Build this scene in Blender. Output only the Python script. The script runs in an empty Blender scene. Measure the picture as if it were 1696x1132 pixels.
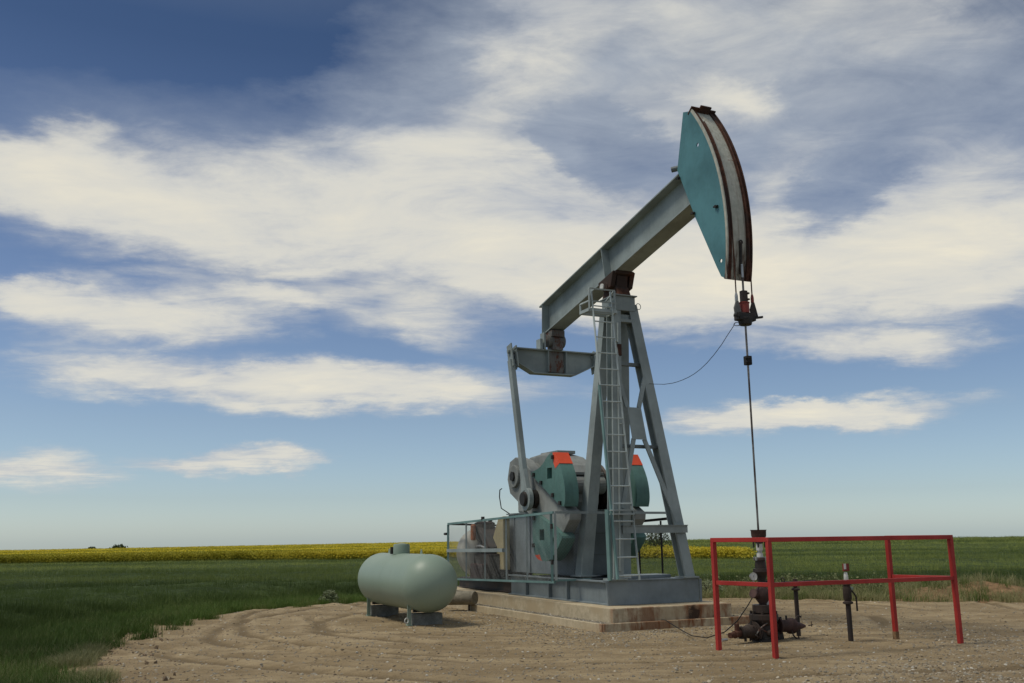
import bpy, math, random
import numpy as np
from mathutils import Vector, Matrix, noise

random.seed(4); RNG = np.random.default_rng(7)
sc = bpy.context.scene
COL = sc.collection
R = math.radians

# ------------------------------------------------------------------ camera
cam_d = bpy.data.cameras.new('camera'); cam = bpy.data.objects.new('camera', cam_d); COL.objects.link(cam)
CAM_H, PITCH, ROLL = 1.55, 0.2024, -0.0122
fw = Vector((0, math.cos(PITCH), math.sin(PITCH))); rt = Vector((1, 0, 0)); up = rt.cross(fw)
rt2 = rt*math.cos(ROLL) + up*math.sin(ROLL); up2 = -rt*math.sin(ROLL) + up*math.cos(ROLL)
m = Matrix((rt2, up2, -fw)).transposed().to_4x4(); m.translation = (0, 0, CAM_H)
cam.matrix_world = m
cam_d.sensor_width = 36; cam_d.lens = 36*1584.1/1696; cam_d.clip_start = .1; cam_d.clip_end = 6000
sc.camera = cam

# ------------------------------------------------------------------ sky
SUN_EL, SUN_AZ = R(62), R(-100)           # azimuth from +Y towards +X
world = bpy.data.worlds.new('World'); sc.world = world; world.use_nodes = True
nt = world.node_tree; N = nt.nodes; Lk = nt.links
for n in list(N): N.remove(n)
def nd(t, **k):
    n = N.new(t)
    for a, b in k.items(): setattr(n, a, b)
    return n
def mth(op, a, b=None, c=None, clamp=False):
    n = nd('ShaderNodeMath', operation=op, use_clamp=clamp)
    for i, x in enumerate((a, b, c)):
        if x is None: continue
        if isinstance(x, (int, float)): n.inputs[i].default_value = x
        else: Lk.new(x, n.inputs[i])
    return n.outputs[0]
out = nd('ShaderNodeOutputWorld'); bg = nd('ShaderNodeBackground'); bg.inputs['Strength'].default_value = 0.1
sky = nd('ShaderNodeTexSky', sky_type='NISHITA', sun_disc=False, sun_elevation=SUN_EL, sun_rotation=SUN_AZ)
sky.air_density = 1.0; sky.dust_density = .6; sky.ozone_density = 2.5
tc = nd('ShaderNodeTexCoord'); sep = nd('ShaderNodeSeparateXYZ'); Lk.new(tc.outputs['Generated'], sep.inputs[0])
X, Y, Z = sep.outputs
az = mth('MULTIPLY', mth('ARCTAN2', X, Y), 57.2958); el = mth('MULTIPLY', mth('ARCSINE', Z), 57.2958)
# cloud-layer coordinates (a flat layer seen in perspective) drive all the fine structure
zz = mth('ADD', mth('MAXIMUM', Z, 0.0), 0.10)
pl = nd('ShaderNodeCombineXYZ'); Lk.new(mth('DIVIDE', X, zz), pl.inputs[0]); Lk.new(mth('DIVIDE', Y, zz), pl.inputs[1])
def noi(vec, scale, detail, rough, dist=0, sc3=None, loc=(0, 0, 0), rot=0):
    mp = nd('ShaderNodeMapping'); Lk.new(vec, mp.inputs[0])
    if sc3: mp.inputs['Scale'].default_value = sc3
    mp.inputs['Location'].default_value = loc; mp.inputs['Rotation'].default_value = (0, 0, rot)
    n = nd('ShaderNodeTexNoise'); Lk.new(mp.outputs[0], n.inputs['Vector'])
    n.inputs['Scale'].default_value = scale; n.inputs['Detail'].default_value = detail
    n.inputs['Roughness'].default_value = rough; n.inputs['Distortion'].default_value = dist
    return n
n1 = noi(pl.outputs[0], 1.1, 9, .62, .4, (1, 1.3, 1), (3.1, 1.7, 0), R(-25))
n2 = noi(pl.outputs[0], 3.4, 11, .64, .7, (1, 1.8, 1), (8.1, 2.7, 0), R(-32))
n3 = noi(pl.outputs[0], .55, 4, .5, 0, None, (5, 9, 0))
ae = nd('ShaderNodeCombineXYZ'); Lk.new(az, ae.inputs[0]); Lk.new(el, ae.inputs[1])
nw = noi(ae.outputs[0], .13, 9, .62, 0, (1, 2.6, 1), (11, 4, 0))
w0 = nd('ShaderNodeVectorMath', operation='SUBTRACT'); Lk.new(nw.outputs['Color'], w0.inputs[0]); w0.inputs[1].default_value = (.5, .5, .5)
w1 = nd('ShaderNodeVectorMath', operation='MULTIPLY'); Lk.new(w0.outputs[0], w1.inputs[0]); w1.inputs[1].default_value = (11, 3.6, 0)
ww = nd('ShaderNodeVectorMath', operation='ADD'); Lk.new(ae.outputs[0], ww.inputs[0]); Lk.new(w1.outputs[0], ww.inputs[1])
# cloud masses: azimuth, elevation, half width, half height (degrees), tilt, density
CLOUDS = [(1.3,17.6,28.7,5.4,-5,1.1),(-20.6,18.4,18.7,4.3,-2,.95),(-28.3,19.6,8.9,2.5,-5,.5),(14.7,14.6,19.6,3.8,-4,1.0),(27.1,16.4,7.8,5.4,-9,1.1),
 (18.0,20.3,3.8,2.7,33,.45),(-0.1,27.0,12.9,5.7,59,.62),(17.4,26.4,22.1,7.1,-16,.42),(14.2,24.7,3.3,1.5,-16,.4),(-9.3,23.2,12.4,2.7,-2,.5),(-25.8,22.5,3.5,1.4,-11,.3),
 (-21.5,12.6,12.6,2.4,0,1.2),(-11.6,8.9,18.6,1.75,-1,1.35),(-23.2,9.9,9.3,1.0,-2,.35),(-4.7,12.3,7.0,2.0,-14,.7),(-26.6,3.8,6.2,1.7,-2,1.0),(-18.9,4.3,3.8,1.0,-7,.95),(-14.3,4.6,4.2,1.0,-4,1.1),
 (21.6,10.2,8.0,1.4,-5,1.15),(13.0,6.6,7.0,1.6,0,1.15),(20.5,6.7,8.8,1.2,0,1.05),(26.4,27.3,9.5,2.7,-17,.4),(7.9,23.3,8.3,4.1,16,.45),(-27.2,13.1,3.6,1.0,3,.5),(11.0,10.9,4.3,.6,2,.35),(10.2,30.4,11.6,2.9,-5,.35),(-13.8,14.1,4.2,.8,-1,.4),
 (6.0,22.6,4.6,2.6,-20,-.9),(19.3,18.6,4.6,2.4,35,-.6),(12.0,20.2,3.0,1.4,-30,-.3),(-17,27.5,14,4,0,-.5)]
dens = None
for (a, e, rx, ry, rot, w) in CLOUDS:
    mp = nd('ShaderNodeMapping', vector_type='TEXTURE'); Lk.new(ww.outputs[0], mp.inputs[0])
    mp.inputs['Location'].default_value = (a, e, 0); mp.inputs['Rotation'].default_value = (0, 0, R(rot)); mp.inputs['Scale'].default_value = (rx*1.12, ry*1.12, 1)
    g = nd('ShaderNodeTexGradient', gradient_type='SPHERICAL'); Lk.new(mp.outputs[0], g.inputs[0])
    dens = mth('MULTIPLY', g.outputs['Fac'], w) if dens is None else mth('MULTIPLY_ADD', g.outputs['Fac'], w, dens)
# the same broken layer goes on all round and overhead
side = mth('SMOOTHSTEP' if False else 'MULTIPLY', mth('SUBTRACT', mth('ABSOLUTE', az), 31), 1/14, clamp=True)
topm = mth('MULTIPLY', mth('SUBTRACT', el, 29), 1/12, clamp=True)
outm = mth('MULTIPLY', mth('MAXIMUM', side, topm), mth('MULTIPLY', mth('SUBTRACT', el, 2), 1/8, clamp=True))
gen = mth('MULTIPLY', mth('MULTIPLY_ADD', n3.outputs['Fac'], 2.6, -.85, clamp=True), .75)
dens = mth('MULTIPLY_ADD', outm, mth('SUBTRACT', gen, mth('MULTIPLY', dens, .9)), dens)
fine = mth('ADD', mth('MULTIPLY', mth('SUBTRACT', n1.outputs['Fac'], .5), .95), mth('MULTIPLY', mth('SUBTRACT', n2.outputs['Fac'], .5), .75))
tot = mth('MULTIPLY_ADD', fine, mth('MULTIPLY_ADD', dens, .75, .16), dens)
mr = nd('ShaderNodeMapRange', interpolation_type='SMOOTHERSTEP'); Lk.new(tot, mr.inputs[0])
mr.inputs[1].default_value = .14; mr.inputs[2].default_value = .92
alpha = mth('MULTIPLY', mr.outputs[0], .96)
# cloud radiance: thin veil greyish, thick cream; a little modelling by the fine noise
cr = nd('ShaderNodeValToRGB'); cr.color_ramp.elements[0].color = (.42, .45, .50, 1); cr.color_ramp.elements[1].color = (.76, .71, .58, 1)
cr.color_ramp.elements[0].position = .15; cr.color_ramp.elements[1].position = 1.0; ce = cr.color_ramp.elements.new(.5); ce.color = (.62, .61, .56, 1)
Lk.new(mth('ADD', mth('MULTIPLY_ADD', tot, .42, .12), mth('MULTIPLY_ADD', mth('SUBTRACT', n1.outputs['Fac'], .5), 1.1, mth('MULTIPLY', mth('SUBTRACT', n2.outputs['Fac'], .5), .5))), cr.inputs[0])
cl10 = nd('ShaderNodeVectorMath', operation='SCALE'); Lk.new(cr.outputs[0], cl10.inputs[0]); cl10.inputs['Scale'].default_value = 10
# clear sky: Nishita, deepened with height (polarised, underexposed blue)
tint = nd('ShaderNodeValToRGB'); els = tint.color_ramp.elements
els[0].position = 0; els[0].color = (.92, 1.08, 1.30, 1)
els[1].position = 1; els[1].color = (.29, .36, .44, 1)
for p, c in ((.07, (.78, .86, 1.00, 1)), (.2, (.77, .78, .84, 1)), (.41, (.68, .68, .75, 1)), (.6, (.52, .55, .63, 1)), (.82, (.32, .38, .465, 1))):
    e = els.new(p); e.color = c
Lk.new(mth('MULTIPLY', el, 1/34, clamp=True), tint.inputs[0])
sk = nd('ShaderNodeMix', data_type='RGBA', blend_type='MULTIPLY'); sk.inputs['Factor'].default_value = 1
Lk.new(sky.outputs[0], sk.inputs[6]); Lk.new(tint.outputs[0], sk.inputs[7])
veil = None
for (a, e, rx, ry, rot, w) in [(17, 25.5, 34, 14, -8, 1.05), (2, 27, 20, 12, 40, .8), (-12, 22, 24, 6, 0, .7), (24, 18, 18, 9, 0, .6)]:
    mp = nd('ShaderNodeMapping', vector_type='TEXTURE'); Lk.new(ww.outputs[0], mp.inputs[0])
    mp.inputs['Location'].default_value = (a, e, 0); mp.inputs['Rotation'].default_value = (0, 0, R(rot)); mp.inputs['Scale'].default_value = (rx, ry, 1)
    g = nd('ShaderNodeTexGradient', gradient_type='SPHERICAL'); Lk.new(mp.outputs[0], g.inputs[0])
    veil = mth('MULTIPLY', g.outputs['Fac'], w) if veil is None else mth('MULTIPLY_ADD', g.outputs['Fac'], w, veil)
for (a, e, rx, ry, rot, w) in [(6, 23.2, 8, 4.5, -20, -.6), (19.5, 18.8, 7, 3.6, 35, -.25), (-20, 28, 20, 6, 0, -.4)]:
    mp = nd('ShaderNodeMapping', vector_type='TEXTURE'); Lk.new(ww.outputs[0], mp.inputs[0])
    mp.inputs['Location'].default_value = (a, e, 0); mp.inputs['Rotation'].default_value = (0, 0, R(rot)); mp.inputs['Scale'].default_value = (rx, ry, 1)
    g = nd('ShaderNodeTexGradient', gradient_type='SPHERICAL'); Lk.new(mp.outputs[0], g.inputs[0]); veil = mth('MULTIPLY_ADD', g.outputs['Fac'], w, veil)
veil = mth('MAXIMUM', veil, mth('MULTIPLY', outm, .5))
vmod = mth('MULTIPLY_ADD', n1.outputs['Fac'], 1.6, mth('MULTIPLY_ADD', n2.outputs['Fac'], .8, -.62), clamp=True)
va = mth('MULTIPLY', mth('MULTIPLY', mth('MINIMUM', veil, .85), 1.0), mth('MULTIPLY_ADD', vmod, .85, .15))
vm = nd('ShaderNodeMix', data_type='RGBA'); Lk.new(va, vm.inputs['Factor']); Lk.new(sk.outputs[2], vm.inputs[6]); vm.inputs[7].default_value = (4.3, 4.75, 5.3, 1)
mx = nd('ShaderNodeMix', data_type='RGBA'); Lk.new(alpha, mx.inputs['Factor']); Lk.new(vm.outputs[2], mx.inputs[6]); Lk.new(cl10.outputs[0], mx.inputs[7])
Lk.new(mx.outputs[2], bg.inputs['Color']); Lk.new(bg.outputs[0], out.inputs[0])
world.cycles.sampling_method = 'MANUAL'; world.cycles.sample_map_resolution = 512

# ------------------------------------------------------------------ sun through thin cloud
sd = bpy.data.lights.new('sun', 'SUN'); so = bpy.data.objects.new('sun', sd); COL.objects.link(so)
sd.energy = 2.0; sd.angle = R(15); sd.color = (1, .93, .80)
tosun = Vector((math.sin(SUN_AZ)*math.cos(SUN_EL), math.cos(SUN_AZ)*math.cos(SUN_EL), math.sin(SUN_EL)))
so.rotation_euler = tosun.to_track_quat('Z', 'Y').to_euler(); so.location = (-20, 0, 30)

sc.view_settings.view_transform = 'Standard'; sc.view_settings.look = 'None'
sc.view_settings.exposure = .15; sc.view_settings.gamma = 1; sc.view_settings.use_curve_mapping = False
sc.cycles.max_bounces = 6; sc.cycles.transparent_max_bounces = 12

# ------------------------------------------------------------------ material helpers
class MT:
    def __init__(s, name):
        s.m = bpy.data.materials.new(name); s.m.use_nodes = True; s.t = s.m.node_tree; s.b = s.t.nodes['Principled BSDF']
        s.tc = s.t.nodes.new('ShaderNodeTexCoord')
    def n(s, t, **k):
        n = s.t.nodes.new(t)
        for a, b in k.items(): setattr(n, a, b)
        return n
    def l(s, a, b): s.t.links.new(a, b)
    def noise(s, scale, detail=5, rough=.55, sc3=(1, 1, 1), loc=(0, 0, 0), dist=0, coord='Object'):
        mp = s.n('ShaderNodeMapping'); s.l(s.tc.outputs[coord], mp.inputs[0]); mp.inputs['Scale'].default_value = sc3; mp.inputs['Location'].default_value = loc
        n = s.n('ShaderNodeTexNoise'); s.l(mp.outputs[0], n.inputs['Vector'])
        n.inputs['Scale'].default_value = scale; n.inputs['Detail'].default_value = detail; n.inputs['Roughness'].default_value = rough; n.inputs['Distortion'].default_value = dist
        return n.outputs['Fac']
    def rng(s, v, a, b, lo=0, hi=1):
        r = s.n('ShaderNodeMapRange', interpolation_type='SMOOTHSTEP'); s.l(v, r.inputs[0])
        for i, x in enumerate((a, b, lo, hi)): r.inputs[i+1].default_value = x
        return r.outputs[0]
    def mix(s, f, a, b, mode='MIX'):
        n = s.n('ShaderNodeMix', data_type='RGBA', blend_type=mode)
        if isinstance(f, (int, float)): n.inputs['Factor'].default_value = f
        else: s.l(f, n.inputs['Factor'])
        for i, c in ((6, a), (7, b)):
            if isinstance(c, tuple): n.inputs[i].default_value = (*c, 1)
            else: s.l(c, n.inputs[i])
        return n.outputs[2]
    def math(s, op, a, b):
        n = s.n('ShaderNodeMath', operation=op)
        for i, x in enumerate((a, b)):
            if isinstance(x, (int, float)): n.inputs[i].default_value = x
            else: s.l(x, n.inputs[i])
        return n.outputs[0]
    def bump(s, h, strength=.3, dist=.01):
        b = s.n('ShaderNodeBump'); b.inputs['Strength'].default_value = strength; b.inputs['Distance'].default_value = dist
        s.l(h, b.inputs['Height']); s.l(b.outputs[0], s.b.inputs['Normal'])
    def set(s, col=None, rough=None, metal=None, spec=None):
        if col is not None:
            if isinstance(col, tuple): s.b.inputs['Base Color'].default_value = (*col, 1)
            else: s.l(col, s.b.inputs['Base Color'])
        if rough is not None:
            if isinstance(rough, (int, float)): s.b.inputs['Roughness'].default_value = rough
            else: s.l(rough, s.b.inputs['Roughness'])
        if metal is not None: s.b.inputs['Metallic'].default_value = metal
        if spec is not None: s.b.inputs['Specular IOR Level'].default_value = spec
        return s.m

def paint(name, col, rust=.5, rough=.55, dirt=.35, streak=.5, rustcol=(.10, .035, .018)):
    t = MT(name)
    big = t.noise(1.3, 4, .6); fine = t.noise(14, 6, .7); st = t.noise(3, 5, .6, (4, 4, .35))
    dk = tuple(c*.62 for c in col); lt = tuple(min(1, c*1.22 + .01) for c in col)
    c = t.mix(t.rng(big, .3, .7), dk if dirt > .5 else tuple(x*.82 for x in col), lt)
    c = t.mix(t.math('MULTIPLY', t.rng(st, .5, .75), streak*.6), c, tuple(x*.5 + y*.25 for x, y in zip(col, (.1, .07, .05))))
    c = t.mix(t.math('MULTIPLY', t.rng(fine, .5, .8), dirt*.6), c, dk)
    rm = t.math('MULTIPLY', t.rng(t.noise(5, 8, .75, (1, 1, .6), (4, 7, 2)), .69 - .12*rust, .74 - .10*rust), t.rng(t.noise(.9, 3, .5, loc=(9, 2, 5)), .42, .6))
    c = t.mix(rm, c, rustcol)
    t.set(c, t.rng(fine, .3, .8, rough - .08, rough + .15), spec=.35)
    t.bump(fine, .12, .004)
    return t.m
def plain(name, col, rough=.7, metal=0, var=.35, scale=8, bump=.2, col2=None):
    t = MT(name); n = t.noise(scale, 7, .65); n2 = t.noise(scale*.22, 3, .5, loc=(3, 1, 8))
    c = t.mix(t.rng(n, .3, .72), tuple(x*(1-var) for x in col), tuple(min(1, x*(1+var*.6)) for x in col))
    if col2: c = t.mix(t.rng(n2, .42, .62), c, col2)
    t.set(c, rough, metal, .3); t.bump(n, bump, .006); return t.m

M = {}
M['grey'] = paint('grey_green_paint', (.245, .285, .278), .35)
M['greydk'] = paint('weathered_grey_paint', (.15, .178, .18), .45, dirt=.6)
M['cast'] = paint('cast_grey_paint', (.25, .265, .25), .35, .7, .6)
M['skid'] = paint('slate_blue_paint', (.165, .198, .212), .25, .5)
M['teal'] = paint('teal_paint', (.066, .190, .212), .12, .5, .15, .3)
M['tealw'] = paint('weathered_teal_paint', (.080, .172, .152), .45, .6, .45, .7)
M['orange'] = paint('orange_paint', (.66, .075, .025), .1, .55, .2, .2)
t = MT('chalky_cream_paint'); a = t.noise(9, 7, .7); st = t.noise(4, 6, .65, (5, 5, .35)); gz = t.n('ShaderNodeSeparateXYZ'); t.l(t.tc.outputs['Object'], gz.inputs[0])
c = t.mix(t.rng(a, .3, .7), (.36, .37, .31), (.50, .50, .43)); low = t.rng(gz.outputs[2], 6.3, 5.2)
c = t.mix(t.math('MULTIPLY', t.rng(st, .50, .72), .7), c, (.25, .20, .15)); c = t.mix(t.math('MULTIPLY', t.math('ADD', t.rng(st, .42, .62), .25), low), c, (.075, .042, .030)); c = t.mix(t.rng(t.noise(4.5, 6, .7, loc=(3, 8, 1)), .64, .70), c, (.16, .07, .045))
t.set(c, .65, spec=.3); M['cream'] = t.m
M['rust'] = plain('rusted_steel', (.085, .036, .022), .9, 0, .5, 9, .6, (.045, .03, .025))
M['rustgrey'] = paint('rust_stained_grey_paint', (.15, .15, .14), 1.6, .8, .6, 1, (.11, .04, .022))
M['dark'] = plain('oily_dark_steel', (.030, .028, .026), .55, .2, .4, 12, .4, (.05, .035, .028))
M['brown'] = plain('brown_pipe_coating', (.050, .034, .026), .7, 0, .4, 10, .4, (.028, .024, .022))
M['maroon'] = plain('maroon_primer', (.075, .040, .034), .7, 0, .4, 10, .3, (.045, .026, .022))
M['steel'] = plain('bare_steel', (.42, .42, .40), .35, .7, .25, 20, .15)
M['rod'] = plain('polished_rod_steel', (.22, .20, .18), .4, .6, .3, 14, .1, (.08, .06, .05))
M['red'] = paint('red_rail_paint', (.37, .024, .018), .45, .5, .4, .5)
M['redold'] = paint('faded_red_paint', (.22, .035, .025), .6, .6, .4, .5)
M['white'] = plain('white_enamel', (.62, .62, .58), .5, 0, .15, 10, .1)
M['rubber'] = plain('black_rubber', (.018, .018, .018), .8, 0, .3, 10, .2)
M['wire'] = plain('galvanised_wire', (.28, .30, .30), .5, .3, .2, 20, 0)
M['yellow'] = paint('cream_yellow_guard_paint', (.38, .32, .17), .5, .6, .5, .6)
M['engine'] = plain('engine_block', (.035, .031, .029), .7, .1, .5, 7, .5, (.055, .04, .033))
M['amber'] = plain('orange_filter_canister', (.32, .10, .03), .6, 0, .3, 8, .2)
M['ladder'] = paint('light_grey_ladder_paint', (.36, .41, .40), .25, .55, .25, .3)
M['cage'] = paint('faded_teal_rail_paint', (.135, .235, .225), .25, .6, .35, .4)
M['pale'] = paint('pale_drum_paint', (.38, .37, .32), .3, .6, .4, .3)
t = MT('pale_green_tank_paint'); a = t.noise(1.1, 4, .55); b = t.noise(16, 6, .7); dd_ = t.noise(3, 6, .7, (3, 3, .4), (5, 5, 5))
c = t.mix(t.rng(a, .3, .7), (.222, .290, .228), (.250, .318, .252)); c = t.mix(t.rng(b, .60, .8, 0, .3), c, (.17, .20, .155)); c = t.mix(t.rng(dd_, .58, .74, 0, .4), c, (.20, .20, .145))
c = t.mix(t.rng(t.noise(7, 7, .75, loc=(1, 9, 4)), .71, .74), c, (.12, .06, .035)); t.set(c, .46, spec=.4); t.bump(b, .05, .003); M['tank'] = t.m
M['block'] = plain('grey_concrete_block', (.20, .205, .185), .95, 0, .3, 14, .5)
# concrete with rust runs
t = MT('stained_concrete'); a = t.noise(9, 8, .7); b = t.noise(1.4, 4, .55, loc=(2, 5, 1)); s = t.noise(1.6, 7, .7, (1.2, 1.2, .5), (7, 1, 3)); drip = t.noise(3, 6, .7, (2, 2, .2), (2, 2, 2))
c = t.mix(t.rng(a, .3, .7), (.38, .32, .215), (.54, .46, .32)); c = t.mix(t.rng(b, .45, .62), c, (.42, .34, .22))
geo = t.n('ShaderNodeSeparateXYZ'); t.l(t.tc.outputs['Object'], geo.inputs[0])
fr = t.rng(geo.outputs[0], -.30, -.10)          # rust has run down the wellhead end
rr = t.math('MULTIPLY', t.math('ADD', t.rng(s, .42, .56, 0, .75), t.rng(drip, .48, .66, 0, .45)), fr)
c = t.mix(rr, c, (.20, .085, .038)); s2 = t.noise(1.9, 5, .6, (1, 1, .7), (1, 8, 2)); c = t.mix(t.math('MULTIPLY', t.rng(s2, .60, .70, 0, .85), fr), c, (.05, .03, .02))
vd = t.n('ShaderNodeVectorMath', operation='DISTANCE'); t.l(t.tc.outputs['Object'], vd.inputs[0]); vd.inputs[1].default_value = (-.12, .40, .22)
c = t.mix(t.rng(t.math('ADD', vd.outputs['Value'], t.math('MULTIPLY', t.noise(9, 5, .6), .34)), .33, .24, 0, .9), c, (.035, .022, .016))
t.set(c, .92, spec=.2); t.bump(a, .5, .01); M['concrete'] = t.m

# ------------------------------------------------------------------ mesh helpers
class MB:
    def __init__(s): s.v = []; s.f = []; s.mi = []; s.cur = 0
    def add(s, vs, fs):
        o = len(s.v); s.v += [tuple(map(float, v)) for v in vs]; s.f += [tuple(i+o for i in f) for f in fs]; s.mi += [s.cur]*len(fs); return s
    def sweep(s, poly, p0, p1, upv=(0, 0, 1), poly1=None):
        p0 = Vector(p0); p1 = Vector(p1); d = (p1-p0).normalized(); sd_ = d.cross(Vector(upv)).normalized(); u_ = sd_.cross(d)
        a = [p0 + sd_*x + u_*y for x, y in poly]; b = [p1 + sd_*x + u_*y for x, y in (poly1 or poly)]; n = len(poly)
        return s.add(a+b, [tuple(range(n))[::-1], tuple(range(n, 2*n))] + [(i, (i+1) % n, n+(i+1) % n, n+i) for i in range(n)])
    def bar(s, p0, p1, w, h, upv=(0, 0, 1), w1=None, h1=None):
        q = lambda w, h: [(-w/2, -h/2), (w/2, -h/2), (w/2, h/2), (-w/2, h/2)]
        return s.sweep(q(w, h), p0, p1, upv, q(w1 or w, h1 or h))
    def box(s, c, z):
        x, y, w = c; a, b, h = z[0]/2, z[1]/2, z[2]/2
        return s.add([(x+i*a, y+j*b, w+k*h) for k in (-1, 1) for i, j in ((-1, -1), (1, -1), (1, 1), (-1, 1))],
                     [(3, 2, 1, 0), (4, 5, 6, 7), (0, 1, 5, 4), (1, 2, 6, 5), (2, 3, 7, 6), (3, 0, 4, 7)])
    def bx(s, u0, u1, v0, v1, z0, z1): return s.box(((u0+u1)/2, (v0+v1)/2, (z0+z1)/2), (u1-u0, v1-v0, z1-z0))
    def ibeam(s, p0, p1, w, h, tw=.014, tf=.022, upv=(0, 0, 1)):
        a, b = w/2, h/2
        return s.sweep([(-a, -b), (a, -b), (a, -b+tf), (tw/2, -b+tf), (tw/2, b-tf), (a, b-tf), (a, b), (-a, b), (-a, b-tf), (-tw/2, b-tf), (-tw/2, -b+tf), (-a, -b+tf)], p0, p1, upv)
    def prism(s, pts, off):      # planar polygon of 3D points extruded by off
        off = Vector(off); n = len(pts); b = [Vector(p)+off for p in pts]
        return s.add(list(map(Vector, pts))+b, [tuple(range(n))[::-1], tuple(range(n, 2*n))] + [(i, (i+1) % n, n+(i+1) % n, n+i) for i in range(n)])
    def plate_uz(s, pts, v0, v1, hole=None):
        pts = list(pts)
        if hole:
            for (hu, hz, hr, k) in hole:
                h = [(hu+hr*math.cos(-2*math.pi*i/k+.4), hz+hr*math.sin(-2*math.pi*i/k+.4)) for i in range(k+1)]
                j = min(range(len(pts)), key=lambda i: (pts[i][0]-h[0][0])**2+(pts[i][1]-h[0][1])**2)
                pts = pts[:j+1] + h + [pts[j]] + pts[j+1:]
        return s.prism([(u, v0, z) for u, z in pts], (0, v1-v0, 0))
    def cyl(s, p0, p1, r0, r1=None, n=14, cap=True):
        p0 = Vector(p0); p1 = Vector(p1); r1 = r0 if r1 is None else r1
        d = (p1-p0).normalized(); a = d.orthogonal().normalized(); b = d.cross(a)
        vs = [p + (a*math.cos(2*math.pi*i/n) + b*math.sin(2*math.pi*i/n))*r for p, r in ((p0, r0), (p1, r1)) for i in range(n)]
        fs = [(i, (i+1) % n, n+(i+1) % n, n+i) for i in range(n)]
        if cap: fs += [tuple(range(n))[::-1], tuple(range(n, 2*n))]
        return s.add(vs, fs)
    def lathe(s, prof, base=(0, 0, 0), axis=(0, 0, 1), n=20):
        d = Vector(axis).normalized(); a = d.orthogonal().normalized(); b = d.cross(a); base = Vector(base)
        vs = [base + d*h + (a*math.cos(2*math.pi*i/n)+b*math.sin(2*math.pi*i/n))*max(r, 1e-4) for r, h in prof for i in range(n)]
        fs = [(k*n+i, k*n+(i+1) % n, (k+1)*n+(i+1) % n, (k+1)*n+i) for k in range(len(prof)-1) for i in range(n)]
        fs += [tuple(range(n))[::-1], tuple(range((len(prof)-1)*n, len(prof)*n))]
        return s.add(vs, fs)
    def tube(s, pts, r, n=8):
        pts = [Vector(p) for p in pts]; vs = []; a = None
        for i, p in enumerate(pts):
            d = (pts[min(i+1, len(pts)-1)] - pts[max(i-1, 0)]).normalized()
            a = (d.orthogonal() if a is None else a - d*a.dot(d)).normalized(); b = d.cross(a)
            vs += [p + (a*math.cos(2*math.pi*k/n)+b*math.sin(2*math.pi*k/n))*r for k in range(n)]
        fs = [(i*n+k, i*n+(k+1) % n, (i+1)*n+(k+1) % n, (i+1)*n+k) for i in range(len(pts)-1) for k in range(n)]
        fs += [tuple(range(n))[::-1], tuple(range((len(pts)-1)*n, len(pts)*n))]
        return s.add(vs, fs)
    def torus(s, c, ax, Rr, r, n=20, k=6, a0=0, a1=2*math.pi):
        d = Vector(ax).normalized(); a = d.orthogonal().normalized(); b = d.cross(a)
        return s.tube([Vector(c)+(a*math.cos(a0+(a1-a0)*i/n)+b*math.sin(a0+(a1-a0)*i/n))*Rr for i in range(n+1)], r, k)
    def mesh(s, name, mats, org=(0, 0, 0), smooth=None):
        me = bpy.data.meshes.new(name); o = Vector(org)
        me.from_pydata([(v[0]-o.x, v[1]-o.y, v[2]-o.z) for v in s.v], [], s.f)
        for mm in (mats if isinstance(mats, list) else [mats]): me.materials.append(mm)
        me.polygons.foreach_set('material_index', s.mi)
        import bmesh
        bm = bmesh.new(); bm.from_mesh(me); bmesh.ops.recalc_face_normals(bm, faces=bm.faces); bm.to_mesh(me); bm.free()
        if smooth:
            me.polygons.foreach_set('use_smooth', [True]*len(me.polygons)); me.set_sharp_from_angle(angle=R(smooth))
        me.update(); return me

YAW = -1.1386; WX, WY = 3.7332, 14.9252
CY, SY = math.cos(YAW), math.sin(YAW)
def W(u, v, z): return Vector((WX + u*CY - v*SY, WY + u*SY + v*CY, z))     # pump frame: u towards the well, v across, origin at the well
class Thing:
    def __init__(s, name, label, cat, org, group=None, frame='p', rz=0):
        s.org = Vector(org); s.e = bpy.data.objects.new(name, None); COL.objects.link(s.e)
        s.e.empty_display_size = .3
        s.e.location = W(*org) if frame == 'p' else org
        s.e.rotation_euler = (0, 0, YAW if frame == 'p' else rz)
        s.e['label'] = label; s.e['category'] = cat
        if group: s.e['group'] = group
    def part(s, name, mb, mat, parent=None, smooth=None, bevel=0, label=None, kind=None):
        o = bpy.data.objects.new(name, mb.mesh(name, mat, s.org, smooth)); COL.objects.link(o); o.parent = parent or s.e
        if bevel:
            b = o.modifiers.new('bevel', 'BEVEL'); b.width = bevel; b.segments = 2; b.limit_method = 'ANGLE'; b.angle_limit = R(40)
        if label: o['label'] = label
        if kind: o['kind'] = kind
        return o
def lerp(a, b, t): return tuple(x+(y-x)*t for x, y in zip(a, b))

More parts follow.
